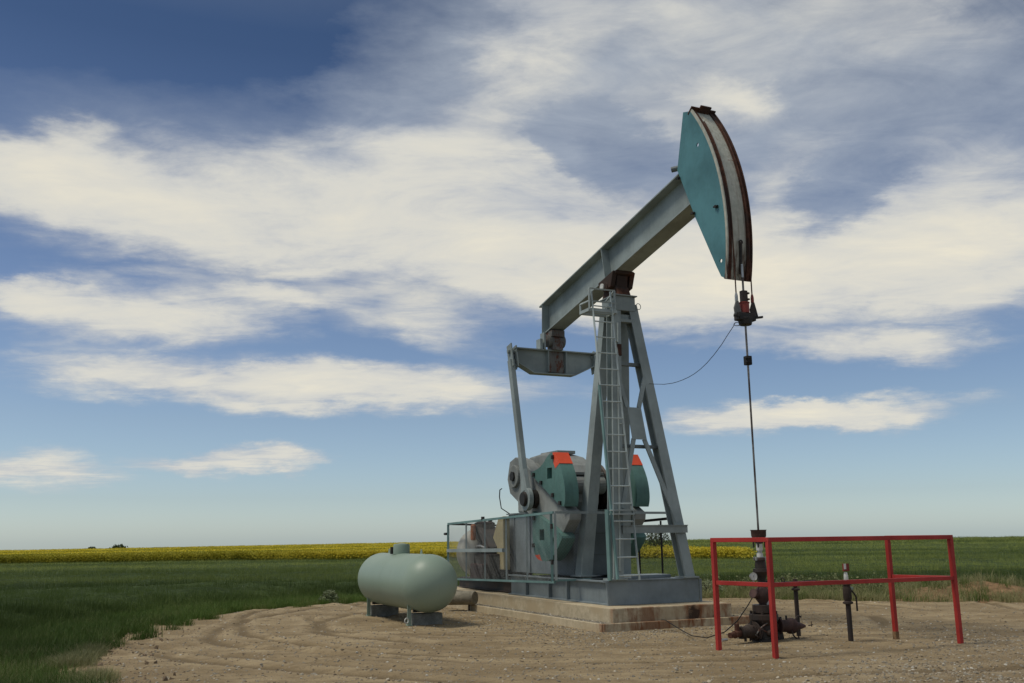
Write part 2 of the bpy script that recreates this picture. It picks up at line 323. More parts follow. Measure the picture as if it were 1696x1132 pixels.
# ------------------------------------------------------------------ ground
PAD = [(-5.0, 11.3), (-5.75, 13.1), (-6.6, 15.4), (-6.95, 17.4), (-6.9, 19.6), (-6.4, 21.9), (-4.8, 24.5), (-1.5, 26.6), (2.5, 26.2), (5.9, 24.4), (8.4, 23.0), (11.4, 22.2), (15, 21.2), (22, 20), (40, 17), (60, 10), (60, -30), (6, -30), (-2.2, -6), (-2.8, 2), (-3.9, 7), (-4.7, 9.6)]
_pp = np.array(PAD)
def pad_dist(x, y):
    """signed distance to the gravel pad's outline, positive outside"""
    x = np.asarray(x, float); y = np.asarray(y, float); best = np.full(x.shape, 1e9); ins = np.zeros(x.shape, bool)
    for i in range(len(_pp)):
        a = _pp[i]; b = _pp[(i+1) % len(_pp)]; d = b-a; t_ = np.clip(((x-a[0])*d[0]+(y-a[1])*d[1])/(d@d), 0, 1)
        best = np.minimum(best, np.hypot(x-a[0]-t_*d[0], y-a[1]-t_*d[1]))
        c_ = ((a[1] > y) != (b[1] > y)) & (x < (b[0]-a[0])*(y-a[1])/((b[1]-a[1]) or 1e-9)+a[0]); ins ^= c_
    return np.where(ins, -best, best)
def vnoise(x, y, s, seed=0):
    x = np.asarray(x, float)/s + seed*17.3; y = np.asarray(y, float)/s + seed*9.1
    xi = np.floor(x).astype(np.int64); yi = np.floor(y).astype(np.int64); fx = x-xi; fy = y-yi; fx = fx*fx*(3-2*fx); fy = fy*fy*(3-2*fy)
    def h(i, j):
        n = (i*374761393 + j*668265263 + seed*1274126177) & 0x7fffffff; n = ((n ^ (n >> 13))*1274126177) & 0x7fffffff; return ((n ^ (n >> 16)) & 0xffff)/65535.
    return (h(xi, yi)*(1-fx)+h(xi+1, yi)*fx)*(1-fy) + (h(xi, yi+1)*(1-fx)+h(xi+1, yi+1)*fx)*fy
def fbm(x, y, s, o=4, seed=0, g=.5):
    r = 0; a = 1; w = 0
    for k in range(o): r = r + a*vnoise(x, y, s/2**k, seed+k); w += a; a *= g
    return r/w - .5
def terrain(x, y):
    x = np.asarray(x, float); y = np.asarray(y, float); r = np.hypot(x, y); azd = np.degrees(np.arctan2(x, y))
    a = np.interp(azd, [-180, -40, -28, -5, 8, 28, 60, 180], [-.5, -.9, -.72, -.16, .12, .0, -.2, -.5])
    f = np.clip((r-32)/170, 0, 1); f = f*f*(3-2*f)
    z = a*f + .25*fbm(x, y, 60, 2, 5)*f
    k = np.clip(r-245, 0, None)
    return z - np.minimum(k*k*.0004, 60)
def grid_obj(name, xs, ys, zf, mat, kind, keep=None, polar=False):
    A, B = np.meshgrid(xs, ys, indexing='ij'); 
    if polar: Xg = np.sin(A)*B; Yg = np.cos(A)*B
    else: Xg, Yg = A, B
    Zg = zf(Xg, Yg); n, k = A.shape
    i = np.arange(n*k).reshape(n, k); q = np.stack([i[:-1, :-1], i[1:, :-1], i[1:, 1:], i[:-1, 1:]], -1)
    if polar: q = q[..., ::-1]
    q = q.reshape(-1, 4)
    if keep is not None:
        cx_ = (Xg[:-1, :-1]+Xg[1:, 1:])/2; cy_ = (Yg[:-1, :-1]+Yg[1:, 1:])/2; q = q[keep(cx_, cy_).reshape(-1)]
    me = bpy.data.meshes.new(name); me.from_pydata(np.stack([Xg, Yg, Zg], -1).reshape(-1, 3).tolist(), [], q.tolist())
    me.polygons.foreach_set('use_smooth', [True]*len(me.polygons)); me.materials.append(mat)
    bmv = me
    o = bpy.data.objects.new(name, bmv); COL.objects.link(o); o['kind'] = kind
    return o

# soil under the crops
t = MT('field_soil'); a = t.noise(2.2, 8, .7); b = t.noise(.25, 4, .5)
c = t.mix(t.rng(a, .35, .65), (.035, .042, .018), (.085, .075, .04)); t.set(t.mix(t.rng(b, .45, .6), c, (.03, .045, .015)), .95, spec=.1); t.bump(a, .6, .05); M['soil'] = t.m
azs = np.concatenate([np.linspace(-180, -45, 40)[:-1], np.linspace(-45, 45, 220), np.linspace(45, 180, 40)[1:]])*math.pi/180
rads = np.concatenate([[.01, 2, 4, 6], np.geomspace(8, 300, 110), np.geomspace(330, 3000, 12)])
def soil_z(x, y): return terrain(x, y) - .05 + .05*fbm(x, y, 1.2, 3, 3) - .5*np.clip((-pad_dist(x, y)-.4)/1.2, 0, 1)
g = grid_obj('ground', azs, rads, soil_z, M['soil'], 'structure', polar=True); g['label'] = 'dark soil of the fields around the gravel pad'; g['category'] = 'ground'

# the gravel pad
t = MT('compacted_sandy_gravel')
a = t.noise(38, 5, .75); b = t.noise(.55, 5, .6, (1, 2.2, 1)); c3 = t.noise(3.2, 6, .65, (1, 1.6, 1)); d = t.noise(140, 3, .7)
c = t.mix(t.rng(b, .36, .66), (.262, .196, .110), (.392, .305, .182)); c = t.mix(t.math('MULTIPLY', t.rng(c3, .5, .7), .65), c, (.200, .148, .085))
c = t.mix(t.math('MULTIPLY', t.rng(a, .52, .72), .8), c, (.12, .09, .06)); c = t.mix(t.math('MULTIPLY', t.rng(d, .62, .74), .8), c, (.42, .37, .29))
sp = t.n('ShaderNodeSeparateXYZ'); t.l(t.tc.outputs['Object'], sp.inputs[0])
gg = t.math('ADD', t.math('MULTIPLY', sp.outputs[0], .16), t.math('MULTIPLY', sp.outputs[1], -.13)); gm = t.rng(t.math('ADD', gg, t.math('MULTIPLY', t.math('SUBTRACT', b, .5), 1.6)), -.95, .1)
c = t.mix(t.math('MULTIPLY', gm, .75), c, t.mix(t.rng(a, .35, .65), (.11, .10, .085), (.27, .235, .18)))
at_ = t.n('ShaderNodeAttribute', attribute_name='wear')      # ruts are packed and damp, their shoulders loose and dry
c = t.mix(t.math('MULTIPLY', t.rng(at_.outputs['Fac'], .05, .9), .75), c, (.155, .115, .066)); c = t.mix(t.rng(at_.outputs['Fac'], -.05, -.6, 0, .35), c, (.45, .36, .23))
mm = t.noise(1.5, 7, .72, (1, 2.6, 1), (4, 4, 4)); c = t.mix(t.math('MULTIPLY', t.rng(mm, .48, .64), .62), c, (.20, .150, .088))
t.set(c, .96, spec=.12); t.bump(t.math('ADD', a, t.math('MULTIPLY', d, .6)), .9, .02); M['pad'] = t.m
def ruts(x, y):
    z = 0*x
    for (cx_, cy_, rr, wd, dp, ph) in ((1.5, 19.5, 7.1, .16, .045, 0), (1.5, 19.5, 5.6, .17, .04, 1), (2.4, 21.5, 9.0, .15, .05, 2), (2.4, 21.5, 10.5, .16, .045, 3), (0.2, 20.5, 4.6, .14, .04, 4), (3.5, 24.5, 13.6, .18, .04, 5), (9, 31, 14.5, .2, .05, 6), (9, 31, 16.1, .2, .045, 7), (8, 33, 13.1, .2, .05, 8)):
        d_ = np.hypot((x-cx_)*(1+.05*(ph % 3)), (y-cy_)) - rr - .9*fbm(x, y, 4, 2, 20+ph); q_ = d_/wd
        k_ = np.maximum(np.clip((vnoise(x, y, 2.6, 80+ph)-.42)*4, 0, 1), np.clip((.5-x)/2, 0, 1)*(ph < 4))      # the tracks come and go
        z = z - k_*(dp*np.exp(-q_*q_) - dp*.65*np.exp(-((np.abs(q_)-1.7)/.7)**2))
    return z
def near_base(x, y):
    dx = x-WX; dy = y-WY; u = dx*CY+dy*SY; v = -dx*SY+dy*CY
    return np.clip(1-np.maximum(np.maximum(-11.8-u, u+2.0), np.maximum(np.abs(v)-1.7, 0))/.8, 0, 1)
def pad_z(x, y):
    d_ = pad_dist(x, y) + 1.1*fbm(x, y, 2.2, 4, 11)
    e = np.clip((d_+.15)/.75, 0, 1)
    nb = near_base(x, y)
    z = .04*fbm(x, y, 3.4, 2, 2) + .022*fbm(x, y, .5, 2, 8) + .03*fbm(x, y, .22, 2, 9) + ruts(x, y)*(.75+.8*fbm(x, y, 2, 2, 31))
    return z*(1-nb)*.9 + .012*nb - .22*e*e
xs = np.arange(-8, 22.01, .085); ys = np.arange(7.5, 28.01, .085)
padobj = grid_obj('gravel_pad', xs, ys, pad_z, M['pad'], 'structure', keep=lambda x, y: pad_dist(x, y) < 1.6)
_v = np.empty(len(padobj.data.vertices)*3, np.float32); padobj.data.vertices.foreach_get('co', _v); _v = _v.reshape(-1, 3)
at = padobj.data.attributes.new('wear', 'FLOAT', 'POINT'); at.data.foreach_set('value', np.clip(-ruts(_v[:, 0], _v[:, 1])*22*(.5+1.2*vnoise(_v[:, 0], _v[:, 1], 1.3, 77)), -.6, 1).astype(np.float32))
padobj['label'] = 'sandy gravel pad with curved wheel ruts'; padobj['category'] = 'ground'
xo = np.concatenate([[-8.6], np.arange(-7, 62, 1.5)]); yo = np.concatenate([np.arange(-32, 7.5, 1.5), [7.52]])
po = grid_obj('gravel_road', xo, yo, lambda x, y: 0*x+.0+.03*fbm(x, y, 3, 2, 4), M['pad'], 'structure', keep=lambda x, y: pad_dist(x, y) < .8); po['label'] = 'gravel track leading up to the pad'; po['category'] = 'road'
po2 = grid_obj('gravel_road', np.arange(22.0, 62, 1.0), np.arange(7.5, 24, 1.0), lambda x, y: 0*x-.005+.03*fbm(x, y, 3, 2, 4)-.2*np.clip(pad_dist(x, y)+.5, 0, 1), M['pad'], 'structure', keep=lambda x, y: pad_dist(x, y) < 1); po2['label'] = 'gravel track running off to the right of the pad'; po2['category'] = 'road'

# ------------------------------------------------------------------ scatter (instances of small meshes on points)
def scatter(name, P, rot, scl, proto, kind='stuff', label=None, cat=None, group=None):
    me = bpy.data.meshes.new(name); me.from_pydata(np.asarray(P).tolist(), [], [])
    a = me.attributes.new('rot', 'FLOAT_VECTOR', 'POINT'); a.data.foreach_set('vector', np.asarray(rot, np.float32).reshape(-1))
    a = me.attributes.new('scl', 'FLOAT_VECTOR', 'POINT'); a.data.foreach_set('vector', np.asarray(scl, np.float32).reshape(-1))
    o = bpy.data.objects.new(name, me); COL.objects.link(o)
    ng = bpy.data.node_groups.new(name, 'GeometryNodeTree')
    ng.interface.new_socket('Geometry', in_out='INPUT', socket_type='NodeSocketGeometry'); ng.interface.new_socket('Geometry', in_out='OUTPUT', socket_type='NodeSocketGeometry')
    gi = ng.nodes.new('NodeGroupInput'); go = ng.nodes.new('NodeGroupOutput'); ins = ng.nodes.new('GeometryNodeInstanceOnPoints'); oi = ng.nodes.new('GeometryNodeObjectInfo')
    oi.inputs[0].default_value = proto
    ar = ng.nodes.new('GeometryNodeInputNamedAttribute'); ar.data_type = 'FLOAT_VECTOR'; ar.inputs[0].default_value = 'rot'
    as_ = ng.nodes.new('GeometryNodeInputNamedAttribute'); as_.data_type = 'FLOAT_VECTOR'; as_.inputs[0].default_value = 'scl'
    er = ng.nodes.new('FunctionNodeEulerToRotation')
    l = ng.links; l.new(gi.outputs[0], ins.inputs['Points']); l.new(oi.outputs['Geometry'], ins.inputs['Instance'])
    l.new(ar.outputs[0], er.inputs[0]); l.new(er.outputs[0], ins.inputs['Rotation']); l.new(as_.outputs[0], ins.inputs['Scale']); l.new(ins.outputs[0], go.inputs[0])
    md = o.modifiers.new('scatter', 'NODES'); md.node_group = ng
    o['kind'] = kind
    if label: o['label'] = label
    if cat: o['category'] = cat
    return o
def leafmat(name, c1, c2, c3=None, tr=.25):
    t = MT(name); oi = t.n('ShaderNodeObjectInfo'); n = t.noise(3, 2, .5)
    c = t.mix(oi.outputs['Random'], c1, c2)
    if c3: c = t.mix(t.rng(oi.outputs['Random'], .72, .95), c, c3)
    w_ = t.n('ShaderNodeTexNoise'); ge = t.n('ShaderNodeNewGeometry'); t.l(ge.outputs['Position'], w_.inputs['Vector']); w_.inputs['Scale'].default_value = 1; w_.inputs['Detail'].default_value = 4; wm = t.n('ShaderNodeMapping'); wm.inputs['Scale'].default_value = (.012, .075, .0); t.l(ge.outputs['Position'], wm.inputs[0]); t.l(wm.outputs[0], w_.inputs['Vector'])
    c = t.mix(t.rng(w_.outputs['Fac'], .43, .57), t.mix(1.0, c, (.42, .48, .46), 'MULTIPLY'), c)
    if name == 'wheat_leaf':      # darker strip next to the pad, lighter leaves beyond it
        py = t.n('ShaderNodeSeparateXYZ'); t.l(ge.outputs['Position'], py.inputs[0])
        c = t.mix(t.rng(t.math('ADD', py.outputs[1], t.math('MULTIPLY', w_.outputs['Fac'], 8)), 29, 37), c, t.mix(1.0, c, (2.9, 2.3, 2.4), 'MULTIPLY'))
    t.set(c, .6, spec=.15)
    tl = t.n('ShaderNodeBsdfTranslucent'); t.l(c, tl.inputs[0]); ms = t.n('ShaderNodeMixShader'); ms.inputs[0].default_value = tr
    t.l(t.b.outputs[0], ms.inputs[1]); t.l(tl.outputs[0], ms.inputs[2]); t.l(ms.outputs[0], t.t.nodes['Material Output'].inputs[0])
    return t.m
def tuft(name, mats, n, rad, h, w, lean=.35, heads=0, hs=(.02, .05), curl=2, seed=0):
    r = random.Random(seed); mb = MB()
    for i in range(n):
        a = r.random()*6.283; d = rad*math.sqrt(r.random()); x, y = d*math.cos(a), d*math.sin(a); b = r.random()*6.283
        ln = lean*(r.random()**1.3); hh = h*(.55+.45*r.random()); dx, dy = math.cos(b), math.sin(b); f = r.random()*6.283; wx, wy = math.cos(f)*w/2, math.sin(f)*w/2
        p = []
        for k in range(curl+1):
            tt = k/curl; ww_ = (1-tt)**.7; q = (x+dx*ln*hh*tt*tt, y+dy*ln*hh*tt*tt, hh*tt*(1-.25*ln*tt))
            p += [(q[0]-wx*ww_, q[1]-wy*ww_, q[2])] + ([(q[0]+wx*ww_, q[1]+wy*ww_, q[2])] if k < curl else [])
        fs = [(2*k, 2*k+1, 2*k+3, 2*k+2) for k in range(curl-1)] + [(2*curl-2, 2*curl-1, 2*curl)]
        mb.cur = 0; mb.add(p, fs)
        if i < heads:
            top = p[-1]; mb.cur = 1
            for k in range(3):
                c_ = (top[0]+r.uniform(-.03, .03), top[1]+r.uniform(-.03, .03), top[2]+r.uniform(-.06, .02)); s1 = r.uniform(*hs)
                e1 = Vector((r.gauss(0, 1), r.gauss(0, 1), r.gauss(0, 1))).normalized()*s1; e2 = e1.orthogonal().normalized()*s1
                c_ = Vector(c_); mb.add([c_-e1, c_-e2, c_+e1, c_+e2], [(0, 1, 2, 3)])
    o = bpy.data.objects.new(name, mb.mesh(name, mats)); return o
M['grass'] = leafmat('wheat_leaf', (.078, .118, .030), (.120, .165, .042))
M['grass2'] = leafmat('verge_grass_leaf', (.085, .145, .028), (.135, .20, .045), (.18, .20, .07))
M['dry'] = leafmat('dry_grass_leaf', (.27, .26, .12), (.42, .385, .20), (.17, .20, .07))
M['canleaf'] = leafmat('canola_leaf', (.22, .23, .03), (.30, .29, .035))
M['canflower'] = leafmat('canola_flower', (.60, .50, .045), (.64, .54, .06))
M['weedflower'] = leafmat('pale_weed_flower', (.15, .175, .07), (.23, .24, .11))

def polar_pts(n, a0, a1, r0, r1, p=1.0):
    a = np.radians(RNG.uniform(a0, a1, n)); r = r0*(r1/r0)**(RNG.random(n)**p); return np.sin(a)*r, np.cos(a)*r, r
# canola parcel: west of the line x = 8.5, beyond the near edge
def canola_edge(x): return np.interp(x, [-90, -40, -4, 12], [90, 69, 62, 50.5]) + 1.2*fbm(x, x*0, 6, 3, 40)
def in_canola(x, y): return (y > canola_edge(x)) & (x < 11.2 + .6*fbm(y, y*0, 5, 2, 41))
# wheat canopy sheets
t = MT('wheat_canopy'); a = t.noise(5, 8, .75); b = t.noise(.09, 4, .55, (1, 2.6, 1)); c4 = t.noise(.6, 5, .6)
c = t.mix(t.rng(a, .35, .65), (.022, .038, .012), (.075, .110, .034)); c = t.mix(t.math('MULTIPLY', t.rng(b, .45, .60), .6), c, (.080, .115, .034)); c = t.mix(t.math('MULTIPLY', t.rng(c4, .5, .7), .5), c, (.020, .036, .012))
t.set(c, .85, spec=.08); t.bump(a, 1, .15); M['wheat'] = t.m
t = MT('canola_canopy'); a = t.noise(4.5, 8, .8); b = t.noise(.12, 4, .55, (1, 2, 1)); c = t.mix(t.rng(a, .30, .55), (.42, .36, .04), (.60, .50, .05)); c = t.mix(t.math('MULTIPLY', t.rng(b, .46, .6), .5), c, (.36, .34, .05))
t.set(c, .85, spec=.05); t.bump(a, 1, .15); M['canola'] = t.m
azf = np.radians(np.linspace(-60, 60, 420)); rf = np.geomspace(10, 300, 190)
def wheat_h(x, y):
    d_ = pad_dist(x, y); k = np.clip((d_-1.0-2.0*np.clip((x-1)/3, 0, 1)*(y > 18))/2.2, 0, 1); return terrain(x, y) + k*(.33 + .16*fbm(x, y, .5, 3, 6)) - .1*(1-k)
o = grid_obj('wheat_field', azf, rf, wheat_h, M['wheat'], 'stuff', keep=lambda x, y: (pad_dist(x, y) > .9) & ~in_canola(x, y), polar=True); o['label'] = 'green canopy of the wheat field around the pad'; o['category'] = 'crop'
def can_h(x, y):
    e = np.clip((y-canola_edge(x)-.6)/2.5, 0, 1); return terrain(x, y) + .25 + .50*e + (.20*fbm(x, y, .8, 3, 7))*e
o = grid_obj('canola_field', azf, rf, can_h, M['canola'], 'stuff', keep=lambda x, y: in_canola(x, y), polar=True); o['label'] = 'yellow flowering canopy of the canola field on the horizon'; o['category'] = 'crop'
# wheat tufts
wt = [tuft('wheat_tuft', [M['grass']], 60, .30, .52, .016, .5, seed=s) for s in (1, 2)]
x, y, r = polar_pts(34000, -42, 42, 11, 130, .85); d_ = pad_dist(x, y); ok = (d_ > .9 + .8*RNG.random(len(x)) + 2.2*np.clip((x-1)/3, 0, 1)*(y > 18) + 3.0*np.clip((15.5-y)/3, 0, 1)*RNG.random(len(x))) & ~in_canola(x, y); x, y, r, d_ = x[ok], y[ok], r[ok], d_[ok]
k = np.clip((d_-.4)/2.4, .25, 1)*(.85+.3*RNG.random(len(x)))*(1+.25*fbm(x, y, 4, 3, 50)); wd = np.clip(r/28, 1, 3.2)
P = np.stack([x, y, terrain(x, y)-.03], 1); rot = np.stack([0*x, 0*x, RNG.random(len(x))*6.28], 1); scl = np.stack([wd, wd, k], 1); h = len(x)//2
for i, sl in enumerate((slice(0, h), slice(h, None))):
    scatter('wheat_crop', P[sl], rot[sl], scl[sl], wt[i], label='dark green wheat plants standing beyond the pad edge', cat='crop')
# canola plants
ct = tuft('canola_tuft', [M['canleaf'], M['canflower']], 46, .34, .98, .02, .3, heads=40, hs=(.018, .038), seed=5)
x, y, r = polar_pts(26000, -40, 20, 48, 243, 1.0); ok = in_canola(x, y); x, y, r = x[ok], y[ok], r[ok]; wd = np.clip(r/60, 1, 3.2)
xe = RNG.uniform(-60, 12, 5000); ye = canola_edge(xe)+RNG.random(5000)**1.5*3; x = np.concatenate([x, xe]); y = np.concatenate([y, ye]); wd = np.concatenate([wd, 1+0*xe])
scatter('canola_crop', np.stack([x, y, terrain(x, y)-.03], 1), np.stack([0*x, 0*x, RNG.random(len(x))*6.28], 1), np.stack([wd, wd, .88+.14*RNG.random(len(x))], 1), ct, label='yellow flowering canola plants behind the wheat', cat='crop')
# wheat far right crest
x, y, r = polar_pts(5000, 4, 42, 120, 246, 1.0); ok = ~in_canola(x, y); x, y, r = x[ok], y[ok], r[ok]; wd = np.clip(r/35, 1, 6)
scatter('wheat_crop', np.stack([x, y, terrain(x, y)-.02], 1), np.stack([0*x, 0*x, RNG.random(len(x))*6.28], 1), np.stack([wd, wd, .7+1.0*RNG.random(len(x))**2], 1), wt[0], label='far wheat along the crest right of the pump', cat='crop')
# verge grass: short lighter strip along the pad edge, dry and mixed at the near left and at the back right
vg = tuft('verge_tuft', [M['grass2']], 40, .16, .26, .009, .8, seed=7); dg = tuft('dry_tuft', [M['dry']], 36, .17, .30, .008, 1.0, seed=8)
wf = tuft('flowering_weed', [M['dry'], M['weedflower']], 34, .20, .36, .012, .6, heads=16, hs=(.014, .03), seed=9)
def ring(n, lo, hi, a0, a1, r0, r1, dens=None):
    x, y, r = polar_pts(n, a0, a1, r0, r1, 1.0); e = 1.1*fbm(x, y, 2.2, 4, 11); d_ = pad_dist(x, y)+e; ok = (d_ > lo) & (d_ < hi)
    if dens is not None: ok &= RNG.random(n) < dens(x, y, d_)
    return x[ok], y[ok]
x, y = ring(70000, -.55, 2.6, -42, 6, 9.5, 32, lambda x, y, d_: np.clip(np.where(d_ < .1, .35*np.clip(vnoise(x, y, .5, 91)*3-1.7, 0, 1), .25+d_*.8), 0, 1)*np.where(y < 14.5, .22+.35*(d_ > 1.5), 1)); zt = np.maximum(pad_z(x, y), soil_z(x, y))-.02
scatter('verge_grass', np.stack([x, y, zt], 1), np.stack([0*x, 0*x, RNG.random(len(x))*6.28], 1), (.55+.75*RNG.random((len(x), 1)))*np.array([[1, 1, 1]]), vg, label='short lighter grass along the left edge of the pad', cat='grass')
x, y = ring(22000, -.35, 3.4, -42, -12, 9.5, 17, lambda x, y, d_: .8*np.clip(vnoise(x, y, .5, 60)*2.4-.8, 0, 1)); zt = np.maximum(pad_z(x, y), soil_z(x, y))-.02
scatter('dry_grass', np.stack([x, y, zt], 1), np.stack([0*x, 0*x, RNG.random(len(x))*6.28], 1), (.4+.6*RNG.random((len(x), 1)))*np.array([[1, 1, .8]]), dg, label='sparse dry grass on bare dirt in the near left corner', cat='grass')
x, y = ring(60000, .0, 4.3, 4, 42, 19, 33, lambda x, y, d_: np.clip(.30+d_*.3, 0, .8)*np.where((x > 9.2) & (d_ < 3.0), .22, 1)*np.clip(vnoise(x, y, .8, 66)*2.2-.35, .05, 1)); 
def bank_z(x, y):
    d_ = pad_dist(x, y); e = np.exp(-((d_-1.75)/.85)**2)
    w_ = np.clip((x-8.6)/2.0, 0, 1)*(.24 + .20*np.clip((x-10)/5, 0, 1)); return e*w_*(1+1.4*fbm(x, y, 1.4, 3, 70)) - .012 + .05*fbm(x, y, .7, 3, 71) - .12*np.clip((d_-3.6)/.8, 0, 1) - .12*np.clip((.5-d_)/.5, 0, 1)
zt = np.maximum(np.maximum(soil_z(x, y), pad_z(x, y)), bank_z(x, y))-.02
q = RNG.random(len(x)) < .80
scatter('dry_grass', np.stack([x, y, zt], 1)[q], np.stack([0*x, 0*x, RNG.random(len(x))*6.28], 1)[q], ((.6+.8*RNG.random((len(x), 1)))*np.array([[1, 1, 1.0]]))[q], dg, label='pale dry grass strip behind the wellhead', cat='grass')
scatter('verge_grass', np.stack([x, y, zt], 1)[~q], np.stack([0*x, 0*x, RNG.random(len(x))*6.28], 1)[~q], ((.7+.8*RNG.random((len(x), 1)))*np.array([[1, 1, 1.0]]))[~q], vg, label='green verge grass behind the wellhead', cat='grass')
x, y = ring(9000, .9, 3.6, 7, 42, 20, 32, lambda x, y, d_: .3*np.clip(vnoise(x, y, 1.6, 61)*2.4-1, 0, 1)*np.where((x > 9.4) & (d_ < 2.9), .05, 1)); zt = np.maximum(soil_z(x, y), bank_z(x, y))-.02
scatter('flowering_weeds', np.stack([x, y, zt], 1), np.stack([0*x, 0*x, RNG.random(len(x))*6.28], 1), (.7+.7*RNG.random((len(x), 1)))*np.array([[1, 1, 1.2]]), wf, label='pale flowering weeds along the back edge of the pad', cat='weeds')
# dirt bank
t = MT('bank_dirt'); a = t.noise(7, 8, .7); b = t.noise(1.1, 4, .6, (1, 1, 2.5)); c = t.mix(t.rng(a, .3, .7), (.15, .095, .052), (.33, .21, .115)); c = t.mix(t.math('MULTIPLY', t.rng(b, .5, .66), .6), c, (.10, .075, .04)); t.set(c, .95, spec=.1); t.bump(a, .8, .04); M['bank'] = t.m
o = grid_obj('dirt_bank', np.arange(3.4, 34, .12), np.arange(17, 31, .12), bank_z, M['bank'], 'structure', keep=lambda x, y: (pad_dist(x, y) > -.1) & (pad_dist(x, y) < 4.2)); o['label'] = 'tan dirt verge with a low orange bank at the right edge of the pad'; o['category'] = 'bank'

# stones
def stone(name, seed, mat):
    r = random.Random(seed); import bmesh; bm = bmesh.new(); bmesh.ops.create_icosphere(bm, subdivisions=1, radius=1)
    for v in bm.verts: v.co *= .7+.55*r.random(); v.co.z *= .6
    me = bpy.data.meshes.new(name); bm.to_mesh(me); bm.free(); me.materials.append(mat); return bpy.data.objects.new(name, me)
def stonemat(name, a, b, c3):
    t = MT(name); oi = t.n('ShaderNodeObjectInfo'); c = t.mix(oi.outputs['Random'], a, b); c = t.mix(t.rng(oi.outputs['Random'], .86, .93), c, c3); t.set(c, .9, spec=.2); return t.m
st1 = stone('pebble', 1, stonemat('grey_pebble', (.17, .155, .125), (.36, .32, .25), (.48, .45, .38))); st2 = stone('pebble', 2, stonemat('brown_pebble', (.19, .15, .10), (.33, .265, .18), (.42, .37, .28)))
n = 170000; x, y, r = polar_pts(n, -30, 36, 9.5, 27, 1.0); dd = pad_dist(x, y)
g_ = .16*x-.13*y + 1.6*fbm(x, y, 2.0, 3, 62); nb = near_base(x, y)
dx = x-WX; dy = y-WY; uu = dx*CY+dy*SY; vv = -dx*SY+dy*CY
rim = np.exp(-(np.clip(np.maximum(np.maximum(-12-uu, uu+2.2), np.abs(vv)-1.5), 0, None)/1.3)**2)
pr = np.clip(.15 + .9*np.clip((g_+.95)/1.1, 0, 1) + .75*rim, 0, 1); inslab = (uu < -2.2) & (uu > -11.5) & (np.abs(vv) < 1.55)
ok = (dd < -.1) & (RNG.random(n) < pr) & ~inslab; x, y = x[ok], y[ok]; n = len(x); s_ = .006+.019*RNG.random(n)**3.5
P = np.stack([x, y, pad_z(x, y)+.1*s_], 1); rot = RNG.random((n, 3))*6.28*np.array([[.1, .1, 1]]); sc3 = s_[:, None]*(.7+.6*RNG.random((n, 3))); h = n//2
scatter('gravel', P[:h], rot[:h], sc3[:h], st1, label='grey pebbles strewn over the pad', cat='gravel'); scatter('gravel', P[h:], rot[h:], sc3[h:], st2, label='brown pebbles strewn over the pad', cat='gravel')
# bigger clods at the near left edge
n = 900; x, y, r = polar_pts(n, -30, -10, 10.5, 19, 1.0); dd = pad_dist(x, y)+1.1*fbm(x, y, 2.2, 4, 11); ok = (dd > -1.3) & (dd < .8); x, y = x[ok], y[ok]; n = len(x); s_ = .012+.035*RNG.random(n)**4
clod = stone('clod', 3, stonemat('dry_clod', (.14, .10, .065), (.27, .20, .13), (.36, .31, .23)))
scatter('dirt_clods', np.stack([x, y, np.maximum(pad_z(x, y), soil_z(x, y))+.1*s_], 1), RNG.random((n, 3))*6.28, s_[:, None]*(.6+.8*RNG.random((n, 3))), clod, label='dry clods and stones at the near left edge of the pad', cat='clods')

# ------------------------------------------------------------------ concrete foundation
f = Thing('concrete_foundation', 'stepped concrete foundation under the pump jack with rust stained front', 'foundation', (-2.25, 0, 0))
mb = MB().bx(-11.3, -2.38, -1.22, 1.22, .02, .369); f.part('upper_slab', mb, M['concrete'], bevel=.015)
f.part('side_curb', MB().bx(-11.5, -2.275, -1.50, -1.455, -.05, .14), M['concrete'], bevel=.012)
f.part('side_curb', MB().bx(-11.5, -2.275, 1.51, 1.56, -.05, .14), M['concrete'], bevel=.012)
f.part('front_curb', MB().bx(-2.305, -2.25, -1.475, 1.535, -.05, .142), M['concrete'], bevel=.012)
t = MT('gravel_fill'); a = t.noise(30, 5, .8); t.set(t.mix(t.rng(a, .3, .7), (.13, .11, .08), (.34, .30, .23)), .95, spec=.1); t.bump(a, 1, .03); M['fill'] = t.m
f.part('gravel_fill', MB().bx(-11.45, -2.31, -1.45, 1.505, -.05, .118), M['fill'])
n = 6000; uu = RNG.uniform(-11.3, -2.4, n); vv = np.where(RNG.random(n) < .72, RNG.uniform(-1.45, -1.22, n), RNG.uniform(1.24, 1.5, n)); s_ = .008+.016*RNG.random(n)**2
Pw = np.stack([WX+uu*CY-vv*SY, WY+uu*SY+vv*CY, .122+.0*uu], 1)
scatter('gravel', Pw, RNG.random((n, 3))*6.28, s_[:, None]*(.7+.6*RNG.random((n, 3))), st1, label='pebbles filling the ledge between curb and slab', cat='gravel')
f.part('stake', MB().cyl((-7.95, -1.55, -.05), (-7.95, -1.55, .16), .02), M['rust'])

